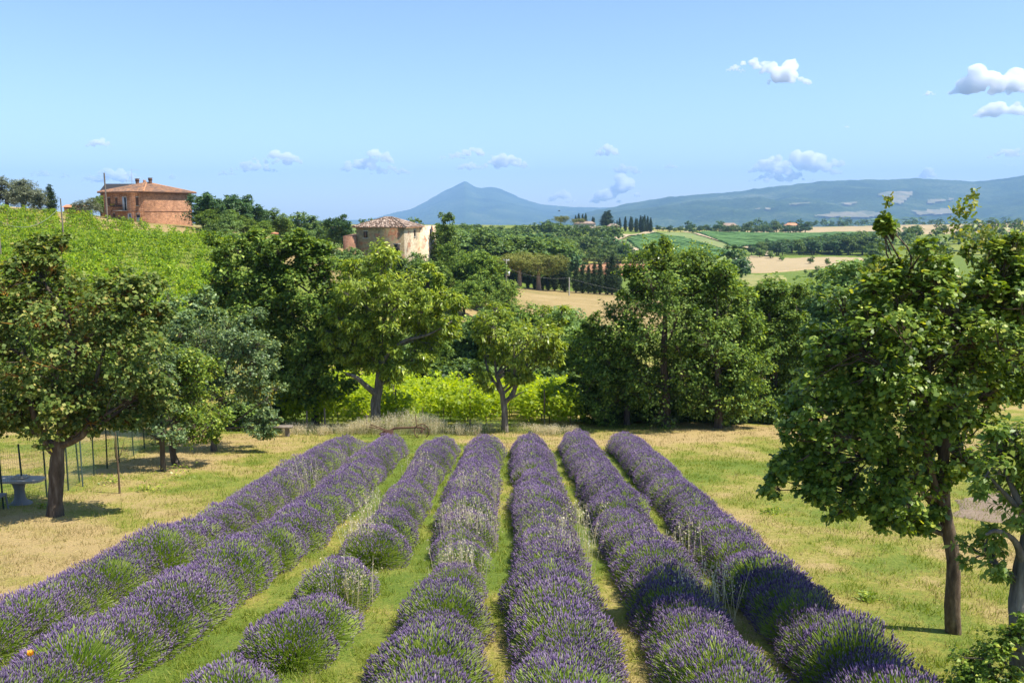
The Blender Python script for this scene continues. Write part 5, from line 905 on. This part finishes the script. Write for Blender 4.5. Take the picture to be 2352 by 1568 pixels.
for v in range(8):
    r = R(600 + v); rx, ry, hz_ = 0.73 + 0.03 * (v % 3), (0.96 if v < 6 else 1.25) + 0.08 * (v % 2), 0.67 + 0.035 * (v % 4); ns = 3200
    th = np.arccos(1 - r.random(ns) * 1.10); ph = r.random(ns) * 2 * math.pi; d = np.stack([np.sin(th) * np.cos(ph), np.sin(th) * np.sin(ph), np.cos(th)], -1)
    lump = 0.88 + 0.22 * vnoise(ph * 2.2 + 9 * v, th * 3 + 3, v)
    tip = d * np.array([rx, ry, hz_]) * lump[:, None] * (0.93 + 0.14 * r.random(ns))[:, None]; tip[:, 2] = np.maximum(tip[:, 2], 0.1) + 0.02
    base = tip * np.array([0.42, 0.42, 0.45]); ed = nz(0.75 * d + np.array([0, 0, 0.5]) + 0.16 * r.normal(size=(ns, 3)))
    keep = r.random(ns) < np.clip(1.3 - th / 1.75, 0.22, 1)
    patch = (0.45 if v > 5 else 1.0) * vnoise(d[:, 0] * 2.2 + v * 3, d[:, 1] * 2.2 + 7, 60 + v); keep &= r.random(ns) < np.clip(2.0 - patch * 1.8, 0.3, 1)
    S0, L0, E0 = tip[keep], 0.055 + 0.035 * r.random(keep.sum()), ed[keep]
    n = len(S0); u = nz(np.cross(E0, np.array([0.3, 0.2, 0.9]))); w_ = np.cross(E0, u); V = np.zeros((n, 8, 3))
    for j in range(3):
        c_, s_ = math.cos(j * 2.094), math.sin(j * 2.094)
        for q, (tt, rr2) in enumerate(((0.28, 0.0072), (0.72, 0.0062))): V[:, 1 + q * 3 + j] = S0 + E0 * (L0 * tt)[:, None] + rr2 * (c_ * u + s_ * w_)
    V[:, 0] = S0; V[:, 7] = S0 + E0 * L0[:, None]
    tri = np.array([[0, 2, 1], [0, 3, 2], [0, 1, 3], [4, 5, 7], [5, 6, 7], [6, 4, 7]]); qd = np.array([[1, 2, 5, 4], [2, 3, 6, 5], [3, 1, 4, 6]]); o8 = np.arange(n)[:, None, None] * 8
    fl = mk_mesh('flower_spikes', V.reshape(-1, 3), [(o8 + tri[None]).reshape(-1, 3), (o8 + qd[None]).reshape(-1, 4)], M['lav'])
    mid = (base + tip) / 2 + (d - ed) * 0.02; side = nz(np.cross(ed, r.normal(size=(ns, 3)))) * 0.0034; V = np.stack([base - side, base + side, mid - side, mid + side, tip - side, tip + side], 1); f = np.array([[0, 1, 3, 2], [2, 3, 5, 4]])
    st = mk_mesh('stems', V.reshape(-1, 3), (np.arange(ns)[:, None, None] * 6 + f[None]).reshape(-1, 4), M['lavstem'])
    nl = 4200; th = np.arccos(1 - r.random(nl) * 1.2); ph = r.random(nl) * 6.283; d = np.stack([np.sin(th) * np.cos(ph), np.sin(th) * np.sin(ph), np.cos(th)], -1); P = d * np.array([rx, ry, hz_]) * (0.5 + 0.2 * r.random(nl))[:, None]; P[:, 2] = np.maximum(P[:, 2], 0.03) + 0.03
    D = nz(0.8 * d + [0, 0, 0.55] + 0.35 * r.normal(size=(nl, 3))); Nn = nz(np.cross(D, r.normal(size=(nl, 3)))); lf = mk_mesh('leaves', *kite(P, D, Nn, 0.2 + 0.1 * r.random(nl), 0.011, 0.0), M['lavleaf'])
    mb = MB(); k1, k2 = 9, 16; T_, P_ = np.meshgrid(np.linspace(0, 1.5, k1), np.linspace(0, 2 * math.pi, k2, endpoint=False), indexing='ij'); q = 0.52 * (0.92 + 0.16 * vnoise(P_ * 2, T_ * 4, v)); G = np.stack([np.sin(T_) * np.cos(P_) * rx * q, np.sin(T_) * np.sin(P_) * ry * q, np.cos(T_) * hz_ * q + 0.05], -1); ii = np.arange(k1 * k2).reshape(k1, k2)
    mb.add(G.reshape(-1, 3), np.stack([ii[:-1], np.roll(ii, -1, 1)[:-1], np.roll(ii, -1, 1)[1:], ii[1:]], -1).reshape(-1, 4)[:, ::-1])
    rb = R(v + 5)
    for j in range(14):
        a_ = rb.random() * 6.283; e_ = np.array([math.cos(a_) * rx * 0.62, math.sin(a_) * ry * 0.62, 0.2 + 0.12 * rb.random()]); mb.tube([[0, 0, 0.02], e_ * [0.5, 0.5, 0.35], e_], [0.02, 0.014, 0.006], 5)
    LAV.append((fl, st, lf, mb.mesh('woody_base', M['lavwood'], True)))
ROWX = {0: ([9, 13, 15, 18.7, 24, 37], [-8.9, -8.35, -8.0, -7.45, -7.2, -7.12]), 1: ([9, 12, 13.5, 18.3, 24, 37], [-6.7, -6.3, -6.1, -5.45, -5.2, -5.13]), 2: ([9, 12, 13.6, 19, 37], [-3.85, -3.6, -3.45, -3.1, -3.02]), 3: ([9, 37], [-1.2, -1.17]), 4: ([9, 37], [0.82, 0.77]), 5: ([9, 37], [2.9, 2.84]), 6: ([9, 37], [4.9, 4.92])}
RN = ['leftmost', 'second', 'third', 'middle', 'fifth', 'sixth', 'rightmost']; END = [35.6, 35.5, 35.3, 35.1, 35.7, 36.8, 36.0]
Y3 = [9.2, 10.5, 12.7, 13.5, 15.6, 18.3, 19.7, 20.8] ; Y4 = [9.3, 10.4, 11.5, 12.6, 13.7, 15.7, 17.6, 18.6]
BUSHES = []
for row in range(7):
    r = R(700 + row); ys = []
    if row == 2: ys = list(Y3)
    if row == 3: ys = list(Y4)
    y = ys[-1] + 1.02 if ys else 9.2 + r.random() * 0.5
    while y < END[row] - 0.4: ys.append(y); y += r.uniform(0.66, 0.9)
    nb = len(ys)
    for i, y in enumerate(ys):
        x = np.interp(y, *ROWX[row]) + 0.0071 * 0 + r.normal() * 0.05; sc = 0.9 + 0.22 * r.random() if y < 20 else 0.93 + 0.1 * r.random()
        if row == 2: sc *= 0.9
        if row == 3 and y < 19 and y > 15: sc *= 0.82
        z = float(H(x, y)); nm = f'{RN[row]} row' if row not in (1, 2, 4, 5) else f'{RN[row]} row from the left'
        k = i + 1 if i < nb / 2 else nb - i; e = 'near' if i < nb / 2 else 'far'; o_ = f'{k}{"th" if 10 <= k % 100 <= 20 else {1: "st", 2: "nd", 3: "rd"}.get(k % 10, "th")}'
        root = thing('lavender_bush', (x, y, z - 0.02), f'purple lavender bush, {o_} from the {e} end of the {nm}', 'lavender', 'lavender bushes in seven rows', (0 if r.random() < 0.5 else math.pi) + r.normal() * 0.2, (sc, sc, sc * (0.93 + 0.14 * r.random())))
        for nm_, me_ in zip(('flower_spikes', 'stems', 'leaves', 'woody_base'), LAV[int(r.integers(6)) if y < 19 + 4 * r.random() else 6 + int(r.integers(2))]): put(nm_, me_, root)
        BUSHES.append((x, y, sc))
BUSHES = np.array(BUSHES)

# ------------------------------------------------------------------ grass on the lawns and between the rows
M['grass'] = leafmat('grass_blade', [(0, (0.14, 0.21, 0.025)), (0.6, (0.23, 0.28, 0.04)), (1, (0.36, 0.36, 0.09))], (1.3, 1.25, 0.3), 0.35, 0.7, 0.1)
M['drygrass'] = leafmat('dry_grass_blade', [(0, (0.3, 0.24, 0.09)), (0.6, (0.42, 0.33, 0.14)), (1, (0.55, 0.45, 0.24))], (1.1, 1.05, 0.7), 0.3, 0.8, 0.1)
def blades(name, n, seed, mat, dry, hmin, hmax, wid, region=None):
    r = R(seed); y = 8.5 + (46 - 8.5) * r.random(n * 3) ** 1.5; a = r.uniform(-0.72, 0.72, n * 3); x = a * (y + 2); d = dryness(x, y)
    p = d if dry else 1 - d; cl = fbm(x * 2.6, y * 2.6, 3, 90 + seed); k = r.random(n * 3) < np.clip(p * 1.3 - 0.15, 0, 1) * np.clip(cl * 4.5 - 1.75, 0.03, 1); x, y, cl = x[k][:n], y[k][:n], cl[k][:n]; n = len(x)
    h = (hmin + (hmax - hmin) * r.random(n)) * (0.5 + cl); B = np.column_stack([x, y, H(x, y) - 0.01]); D = nz(np.column_stack([r.normal(size=n) * 0.5, r.normal(size=n) * 0.5, np.ones(n)])); S = nz(np.cross(D, r.normal(size=(n, 3)))) * (wid * (0.6 + 0.03 * y))[:, None]
    V = np.stack([B - S, B + S, B + D * h[:, None]], 1); put(name, mk_mesh(name, V.reshape(-1, 3), np.arange(n * 3).reshape(-1, 3), mat), None, 'stuff')
blades('grass', 130000, 801, M['grass'], False, 0.06, 0.17, 0.0075); blades('dry_grass', 100000, 802, M['drygrass'], True, 0.05, 0.15, 0.0065)
def oats(name, P, h, seed, n_per, spread, label=None, mat='drygrass', kind=None, head=0.05, sw=0.0035, k=5):
    """pale dry stalks with drooping heads; P: (x,y) clump centres"""
    r = R(seed); P = np.asarray(P, float); hc_ = (0.3 + 1.0 * fbm(P[:, 0] * 0.7, P[:, 1] * 0.7, 3, seed)) * (0.55 + 0.55 * np.exp(-((P[:, 0] + 5.2) / 3.2) ** 2)) if len(P) > 5 else np.ones(len(P)); B = np.repeat(P, n_per, 0) + r.normal(size=(len(P) * n_per, 2)).clip(-1.6, 1.6) * spread; n = len(B); z = H(B[:, 0], B[:, 1]); hh = h * (0.6 + 0.5 * r.random(n)) * np.repeat(hc_, n_per); B3 = np.column_stack([B, z]); o = B3.mean(0) if label else np.zeros(3); B3 = B3 - o
    D = nz(np.column_stack([r.normal(size=(n, 2)).clip(-1.6, 1.6) * 0.16, np.ones(n)])); T = B3 + D * hh[:, None]; S = nz(np.cross(D, r.normal(size=(n, 3)))) * sw
    V1 = np.stack([B3 - S, B3 + S, T + S * 0.6, T - S * 0.6], 1).reshape(-1, 3); F1 = np.arange(n * 4).reshape(-1, 4); HP = np.repeat(T, k, 0) - np.repeat(D, k, 0) * (np.tile(np.arange(k), n) * head * 0.8)[:, None] + r.normal(size=(n * k, 3)) * head * 0.5; HD = nz(r.normal(size=(n * k, 3)) * 0.5 + [0, 0, -0.6]); HN = nz(np.cross(HD, r.normal(size=(n * k, 3)))); V2, F2 = kite(HP, HD, HN, head * 0.75, head * 0.28, 0)
    return np.concatenate([V1, V2]), np.concatenate([F1, F2 + len(V1)]), o
r = R(900)
px_ = r.uniform(655, 1330, 620); yy_ = 40.8 + 2.6 * r.random(620); pts = [on(a, b)[:2] for a, b in zip(px_, yy_)]
M['oat'] = leafmat('wild_oat', [(0, (0.62, 0.5, 0.32)), (0.6, (0.8, 0.69, 0.48)), (1, (0.88, 0.82, 0.66))], (1.1, 1.05, 0.8), 0.5, 0.8, 0.1)
wgt = fbm(px_ * 0.014, yy_ * 0.3, 3, 77); bump_ = np.exp(-((px_ - 930) / 150) ** 2); pts = [p for p, k, e in zip(pts, wgt, bump_) if k > 0.5 - 0.2 * e]
V, F, o = oats('tall_grass', pts[::2], 0.95, 901, 14, 0.12, head=0.09); put('tall_dry_grass', mk_mesh('tall_dry_grass', V, F, M['oat']), None, 'stuff')
M['weed'] = leafmat('weed_leaf', [(0, (0.1, 0.16, 0.04)), (0.6, (0.19, 0.24, 0.07)), (1, (0.4, 0.34, 0.16))], (1.2, 1.2, 0.5), 0.35, 0.7, 0.1)
px_ = r.uniform(640, 1340, 120); pts = [on(a, b)[:2] for a, b in zip(px_, 40.9 + 3.0 * r.random(120))]; V, F, o = oats('w', pts, 0.5, 905, 16, 0.3, head=0.11); put('verge_weeds', mk_mesh('verge_weeds', V, F, M['weed']), None, 'stuff')
for i, (dx, Y, h, n, sp, lb) in enumerate([(858, 20.6, 1.1, 26, 0.16, 'tall pale wild oats at the left side of the third lavender row'), (830, 18.4, 0.95, 34, 0.26, 'wild oats growing through a gap in the third lavender row'), (800, 15.2, 0.8, 22, 0.25, 'sparse wild oats in front of the third lavender row gap'), (1095, 23.5, 1.15, 34, 0.3, 'wild oats over the far part of the middle lavender row'), (1080, 19.4, 1.05, 44, 0.36, 'dense wild oats in the middle lavender row'), (1058, 16.4, 0.85, 34, 0.3, 'wild oats above the small bush of the middle row'), (1290, 17.2, 1.0, 30, 0.35, 'wild oats along the fifth lavender row'), (1320, 19.2, 1.05, 20, 0.3, 'thin wild oats at the right side of the fifth row'), (1620, 14.2, 1.1, 24, 0.3, 'wild oats standing in the shade on the sixth lavender row'), (1560, 17.5, 1.0, 12, 0.3, 'few wild oats on the sixth lavender row'), (700, 25, 1.1, 14, 0.3, 'few wild oats between the two left lavender rows'), (965, 27, 1.1, 14, 0.3, 'wild oats at the far part of the third row')]):
    c = on(dx, Y); V, F, o = oats('o', [c[:2]], h * 1.1, 910 + i, int(n * 1.9), sp * 1.1, lb, head=0.075, sw=0.005); ob = put('wild_oats', mk_mesh('wild_oats', V, F, M['oat'])); ob.location = o; tag(ob, lb, 'grass', 'clumps of wild oats')

# ------------------------------------------------------------------ fence, table, bench and other small things at the left and at the row ends
M['fence_green'] = flat('dark_green_metal', (0.035, 0.06, 0.045), 0.5, 0.2, 0); M['mesh_green'] = flat('green_wire', (0.12, 0.2, 0.13), 0.6, 0.1, 0); M['planks'] = surf('grey_planks', [(0.3, (0.3, 0.26, 0.2)), (0.7, (0.5, 0.45, 0.37))], 6, 0.85, 0.3, stretch=(0.3, 3, 1))
FP = [(-55, 22.6), (8, 23.6), (57, 24.4), (108, 25.6), (157, 26.6), (183, 27.9), (216, 29.3), (246, 30.8), (274, 32.2), (307, 33.9), (332, 36.0), (357, 38.4), (382, 41)]
fb = [on(a, b) for a, b in FP]; fence = thing('garden_fence', fb[0], 'green wire mesh fence with dark posts around the table', 'fence'); FH = 1.75; r = R(61)
for i, p in enumerate(fb):
    mb = MB(); q = p - fb[0]; ln_ = np.array([r.normal() * 0.03, r.normal() * 0.03, 0]); mb.tube([q - [0, 0, 0.2], q + ln_ + [0, 0, FH + 0.08]], 0.026, 6); mb.build('post', M['fence_green'], fence)
    if i + 1 < len(fb):
        a, b = p - fb[0], fb[i + 1] - fb[0]; mb = MB(); ln = np.linalg.norm(b - a); k = int(ln / 0.075); t = (np.arange(1, k) / k)[:, None]; A = a * (1 - t) + b * t; mb.twigs(A + [0, 0, 0.03], A + [0, 0, FH], 0.0026, 0.0026); zz = np.arange(0.05, FH + 0.01, 0.1)
        mb.twigs(np.array([a + [0, 0, z] for z in zz]), np.array([b + [0, 0, z] for z in zz]), 0.0028, 0.0028); mb.build('mesh_panel', M['mesh_green'], fence, kind='stuff')
mb = MB(); q = on(180, 27.4) - fb[0]; mb.tube([q + [0.25, -0.2, -0.1], q + [-0.1, 0.5, FH * 0.85]], 0.024, 6); mb.build('brace', M['fence_green'], fence)
# table: round-cornered top on a concrete pedestal
tb = on(38, 24.4); table = thing('garden_table', tb, 'stone pedestal table with a pale top behind the fence', 'table'); mb = MB(); a_ = np.linspace(0, 2 * math.pi, 28, endpoint=False); ox = np.sign(np.cos(a_)) * np.abs(np.cos(a_)) ** 0.5 * 0.86; oy = np.sign(np.sin(a_)) * np.abs(np.sin(a_)) ** 0.5 * 0.3
V = np.concatenate([np.column_stack([ox, oy, np.full(28, z)]) for z in (0.72, 0.785)] + [[[0, 0, 0.72], [0, 0, 0.785]]]); mb.add(V, [[i, (i + 1) % 28, 28 + (i + 1) % 28, 28 + i] for i in range(28)]); mb.add(V, [[56, (i + 1) % 28, i] for i in range(28)] + [[57, 28 + i, 28 + (i + 1) % 28] for i in range(28)]); mb.build('table_top', M['planks'], table)
M['slate'] = flat('dark_stone', (0.2, 0.2, 0.2)); mb = MB(); mb.tube([[0.12, 0, z] for z in (0.0, 0.04, 0.1, 0.2, 0.45, 0.65, 0.72)], [0.34, 0.3, 0.2, 0.155, 0.14, 0.19, 0.24], 10); mb.build('pedestal', M['slate'], table)
ob = thing('wooden_board', tb + [0.15, 0.05, 0.786], 'flat board lying on the table top', 'board'); mb = MB(); mb.box([0, 0, 0.025], (0.42, 0.28, 0.05)); mb.box([0.02, 0, 0.07], (0.3, 0.2, 0.035)); mb.build('boards', M['planks'], ob)
cb = on(-10, 23.3); ch = thing('garden_chair', cb, 'dark chair cut off by the left edge in front of the table', 'chair'); 
for n_, bx in (('seat', ([0, 0, 0.44], (0.46, 0.46, 0.06))), ('backrest', ([-0.0, -0.22, 0.7], (0.46, 0.05, 0.5)))): mb = MB(); mb.box(*bx); mb.build(n_, M['slate'], ch)
for sx_ in (-1, 1):
    for sy_ in (-1, 1): mb = MB(); mb.tube([[0.2 * sx_, 0.2 * sy_, 0.42], [0.23 * sx_, 0.23 * sy_, -0.02]], [0.03, 0.022], 6); mb.build('leg', M['slate'], ch)
sb = on(275, 26.2); sap = thing('sapling', sb, 'thin bare sapling with two side shoots right of the left maple', 'tree'); mb = MB(); mb.tube([[0, 0, -0.1], [0.01, 0, 0.8], [-0.01, 0, 1.5], [0.0, 0, 2.0]], [0.035, 0.03, 0.026, 0.012], 7); mb.build('trunk', M['bark_oak'], sap, True); mb = MB(); mb.tube([[0, 0, 1.08], [-0.05, 0, 1.2], [-0.06, 0, 1.5], [-0.05, 0, 1.9]], [0.016, 0.014, 0.011, 0.006], 5); mb.tube([[0.01, 0, 1.1], [0.1, 0, 1.25], [0.2, 0, 1.55], [0.28, 0, 1.8]], [0.016, 0.013, 0.01, 0.005], 5); mb.build('branches', M['bark_oak'], sap, True)
bb_ = on(643, 40.4); ben = thing('bench', bb_, 'rough wooden bench under the trees left of the row ends', 'bench'); mb = MB(); mb.box([0, 0, 0.5], (1.25, 0.36, 0.09)); mb.build('seat', M['post'], ben)
for s in (-0.42, 0.36): mb = MB(); mb.tube([[s, 0, -0.05], [s, 0, 0.46]], [0.13, 0.12], 8); mb.build('leg', M['post'], ben)
for i, (dx, Y, h, lb) in enumerate([(746, 42.6, 1.25, 'grey wooden post of the wire fence left of the walnut'), (842, 42.0, 0.95, 'thin dark post beside the walnut trunk'), (705, 42.8, 1.1, 'leaning post at the left end of the dry grass')]):
    b = on(dx, Y); o = thing('fence_post', b, lb, 'post'); mb = MB(); mb.tube([[0, 0, -0.1], [0.03, 0, h]], [0.055, 0.045], 6); mb.build('shaft', M['post'], o)
# old plough: beam, wheel, mouldboard, handles
pb_ = on(940, 40.2); plg = thing('plough', pb_, 'rusty old horse plough with one spoked wheel at the end of the second row', 'plough'); mb = MB(); mb.tube([[-1.15, 0.1, 0.2], [-0.7, 0.05, 0.46], [0.0, 0, 0.5], [0.55, 0, 0.52], [0.8, 0, 0.42]], [0.05, 0.06, 0.05, 0.045, 0.04], 6); mb.build('beam', M['rust'], plg)
mb = MB(); t = np.linspace(0, 2 * math.pi, 21); W_ = np.column_stack([0.62 + 0.36 * np.cos(t), np.full(21, -0.12), 0.34 + 0.36 * np.sin(t)]); mb.tube(W_, 0.025, 6); whl = mb.build('wheel', M['rust'], plg)
for k in range(8): a_ = k * math.pi / 4; mb = MB(); mb.tube([[0.62, -0.12, 0.34], [0.62 + 0.35 * math.cos(a_), -0.12, 0.34 + 0.35 * math.sin(a_)]], 0.012, 4); mb.build('spoke', M['rust'], whl)
mb = MB(); mb.tube([[0.62, -0.2, 0.34], [0.62, 0.15, 0.34]], 0.05, 7); mb.build('hub', M['rust'], whl); mb = MB(); mb.tube([[0.35, 0, 0.5], [0.34, 0, 0.9], [0.3, 0.02, 1.15]], [0.03, 0.025, 0.02], 5); mb.build('lever', M['rust'], plg)
mb = MB(); mb.add([[-1.2, -0.25, 0.02], [-0.7, -0.3, 0.02], [-0.75, -0.1, 0.42], [-1.15, 0.0, 0.4], [-1.5, 0.15, 0.15]], [[0, 1, 2], [0, 2, 3], [0, 3, 4]]); mb.build('mouldboard', M['rust'], plg); mb = MB(); mb.tube([[-1.0, 0.1, 0.3], [-1.5, 0.1, 0.5], [-1.9, 0.15, 0.62]], 0.025, 5); mb.tube([[-1.0, 0.0, 0.3], [-1.5, -0.15, 0.5], [-1.9, -0.25, 0.6]], 0.025, 5); mb.build('handles', M['rust'], plg)
# weeds and small plants on the lawn
M['weedleaf'] = M['walnut']
for i, (dx, dy, rad, lb) in enumerate([(340, 1262, 0.34, 'low weed in the dry lawn left of the rows'), (1990, 1380, 0.2, 'bright green weed on the lawn right of the rows'), (415, 1095, 0.7, 'leafy weeds at the foot of the leaning plum'), (470, 1195, 0.3, 'small weed patch on the left lawn'), (1770, 1180, 0.28, 'light green seedling under the oak'), (255, 1110, 0.4, 'weeds at the foot of the fence'), (340, 1128, 0.45, 'weeds beside the straight plum trunk'), (105, 1165, 0.3, 'weeds behind the maple trunk by the fence'), (2000, 1440, 0.12, 'tiny weed near the rightmost lavender row')]):
    b = hit(dx, dy); o = thing('weed', b, lb, 'weed'); r = R(950 + i); n = 90; P = np.column_stack([r.normal(size=(n, 2)) * rad * 0.5, np.abs(r.normal(size=n)) * rad * 0.3 + 0.02]); Nn = nz(r.normal(size=(n, 3)) * 0.5 + [0, 0, 1]); D = nz(np.cross(Nn, r.normal(size=(n, 3)))); put('leaves', mk_mesh('leaves', *kite(P, D, Nn, 0.11, 0.05), M['weedleaf']), o)
# yellow rose in the lower left corner
M['petal'] = leafmat('orange_petal', [(0, (0.75, 0.3, 0.02)), (1, (0.9, 0.55, 0.06))], (1, 0.9, 0.4), 0.3)
fbse = on(80, 9.2); fz = float(at(70, 1500, 9.2)[2] - fbse[2]); xo = at(70, 1500, 9.2)[0] - fbse[0]; fl_ = thing('yellow_flower', fbse, 'single orange-yellow flower on a thin stem in the lower left corner', 'flower'); mb = MB(); mb.tube([[0, 0, -0.05], [xo * 0.4, 0.02, fz * 0.5], [xo, 0, fz - 0.03]], [0.007, 0.006, 0.004], 5); mb.build('stem', M['lavstem'], fl_); mb = MB()
for k in range(11):
    a_ = k * 2.4; tl = 0.035 + 0.002 * k; e = np.array([math.cos(a_), math.sin(a_), 0]); c = np.array([xo, 0, fz - 0.035]); s = np.array([-e[1], e[0], 0]); mb.add([c, c + e * tl * 0.6 + s * 0.025 + [0, 0, 0.03], c + e * tl * 0.75 + [0, 0, 0.075], c + e * tl * 0.6 - s * 0.025 + [0, 0, 0.03]], [[0, 1, 2, 3]])
mb.build('petals', M['petal'], fl_)
# ------------------------------------------------------------------ clouds (outside the haze) and haze
m, nt, N, L = newmat('cloud'); pv = N('ShaderNodeVolumePrincipled'); pv.inputs['Color'].default_value = (1, 1, 1, 1); pv.inputs['Density'].default_value = 0.009
o = N('ShaderNodeOutputMaterial'); L(pv.outputs[0], o.inputs['Volume']); M['cloud'] = m
def icos(sub):
    import bmesh
    bm = bmesh.new(); bmesh.ops.create_icosphere(bm, subdivisions=sub, radius=1.0); V = np.array([q.co[:] for q in bm.verts]); F = np.array([[q.index for q in f.verts] for f in bm.faces]); bm.free(); return V, F
IV, IF = icos(2)
YC = 24000.0
def cloud(label, parts, seed, Y=YC):
    r = R(seed); c0 = at(parts[0][0], parts[0][1], Y); mb = MB()
    for (x, y, w_, h_) in parts:
        c = at(x, y, Y) - c0; rx = met(w_, Y) / 2; rz = met(h_, Y) / 2; n = int(np.clip(w_ / h_ * 12, 16, 46))
        for k in range(n):
            u = r.uniform(-1, 1); q = 1 - u * u; s = rz * (0.16 + 0.34 * q) * r.uniform(0.45, 1.1); p = c + [u * rx * 0.92, r.normal() * rx * 0.22, -rz * 0.6 + s * 0.7 + r.random() ** 0.8 * q * rz * 1.25]
            V = IV * s * np.array([1.25, 1.25, 1.0]) * (0.55 + 0.9 * fbm(IV[:, 0] * 2 + k, IV[:, 1] * 2 + IV[:, 2] * 2.3, 3, seed))[:, None]; mb.add(V + p, IF)
    o = mb.build('cloud', M['cloud'], None, True); o.location = c0; tag(o, label, 'cloud')
    md = o.modifiers.new('remesh', 'REMESH'); md.mode = 'VOXEL'; md.voxel_size = met(max(min(p[3] for p in parts) / 16.0, 0.9), Y); return o
CL = [('puffy white cloud with a thin wisp at its left, high at the right', [(1812, 176, 100, 60), (1770, 160, 50, 34), (1725, 152, 110, 24), (1690, 162, 50, 12)]),
 ('large white cloud at the right edge', [(2265, 200, 170, 56), (2330, 195, 110, 60), (2230, 195, 70, 60)]),
 ('tiny cloud left of the large cloud at the right edge', [(2135, 216, 34, 12)]), ('lower white cloud at the right edge', [(2310, 252, 130, 44), (2270, 262, 70, 26)]),
 ('small cloud high above the farmhouse', [(227, 331, 66, 22)]), ('low cloud left of the farmhouse above the olives', [(95, 401, 60, 18)]), ('tiny low cloud just left of the farmhouse', [(150, 406, 28, 12)]), ('cloud directly behind the farmhouse roof', [(265, 408, 110, 42), (210, 412, 60, 16), (320, 415, 50, 14)]), ('tiny cloud right of the farmhouse chimneys', [(397, 408, 32, 13)]),
 ('slanted cloud between the farmhouse and the mountain', [(640, 368, 120, 34), (580, 388, 130, 26), (520, 400, 50, 12)]), ('cloud left of the mountain peak', [(870, 366, 80, 36), (830, 384, 110, 34), (900, 395, 120, 22)]), ('thin cloud above the mountain peak', [(1085, 353, 100, 24), (1040, 362, 90, 14)]), ('cloud right above the mountain peak', [(1160, 376, 120, 36), (1080, 384, 70, 20)]),
 ('small cloud between the mountain and the ridge', [(1395, 349, 62, 30)]), ('tall broken cloud standing behind the saddle', [(1430, 435, 80, 56), (1390, 455, 80, 36)]), ('flat cloud above the tall broken cloud', [(1435, 392, 90, 24)]), ('low cloud right of the mountain slope', [(1290, 456, 70, 30)]), ('tiny cloud above the left end of the ridge', [(1541, 383, 34, 16)]), ('broad low cloud above the ridge', [(1850, 385, 170, 56), (1770, 385, 110, 44), (1800, 408, 160, 30), (1920, 378, 60, 20)]), ('small cloud peeping over the ridge', [(2128, 402, 52, 24)]), ('thin cloud at the right edge above the ridge', [(2315, 356, 90, 24)]), ('faint streak under the thin cloud at the right edge', [(2320, 380, 60, 7)]), ('faint wisp under the puffy cloud', [(1945, 292, 20, 6)])]
for i, (lb, p) in enumerate(CL): cloud(lb, p, 1000 + i, YC + (i * 7 % 5) * 1500.0)

m, nt, N, L = newmat('haze'); pv = N('ShaderNodeVolumePrincipled'); pv.inputs['Color'].default_value = (0.34, 0.56, 0.93, 1); pv.inputs['Absorption Color'].default_value = (0, 0, 0, 1)
pv.inputs['Density'].default_value = 9.0e-5; pv.inputs['Anisotropy'].default_value = 0.0
o = N('ShaderNodeOutputMaterial'); L(pv.outputs[0], o.inputs['Volume'])
mb = MB(); mb.box([0, 0, 290], (44000, 32600, 1000)); mb.build('haze', m, None, False, 'stuff')
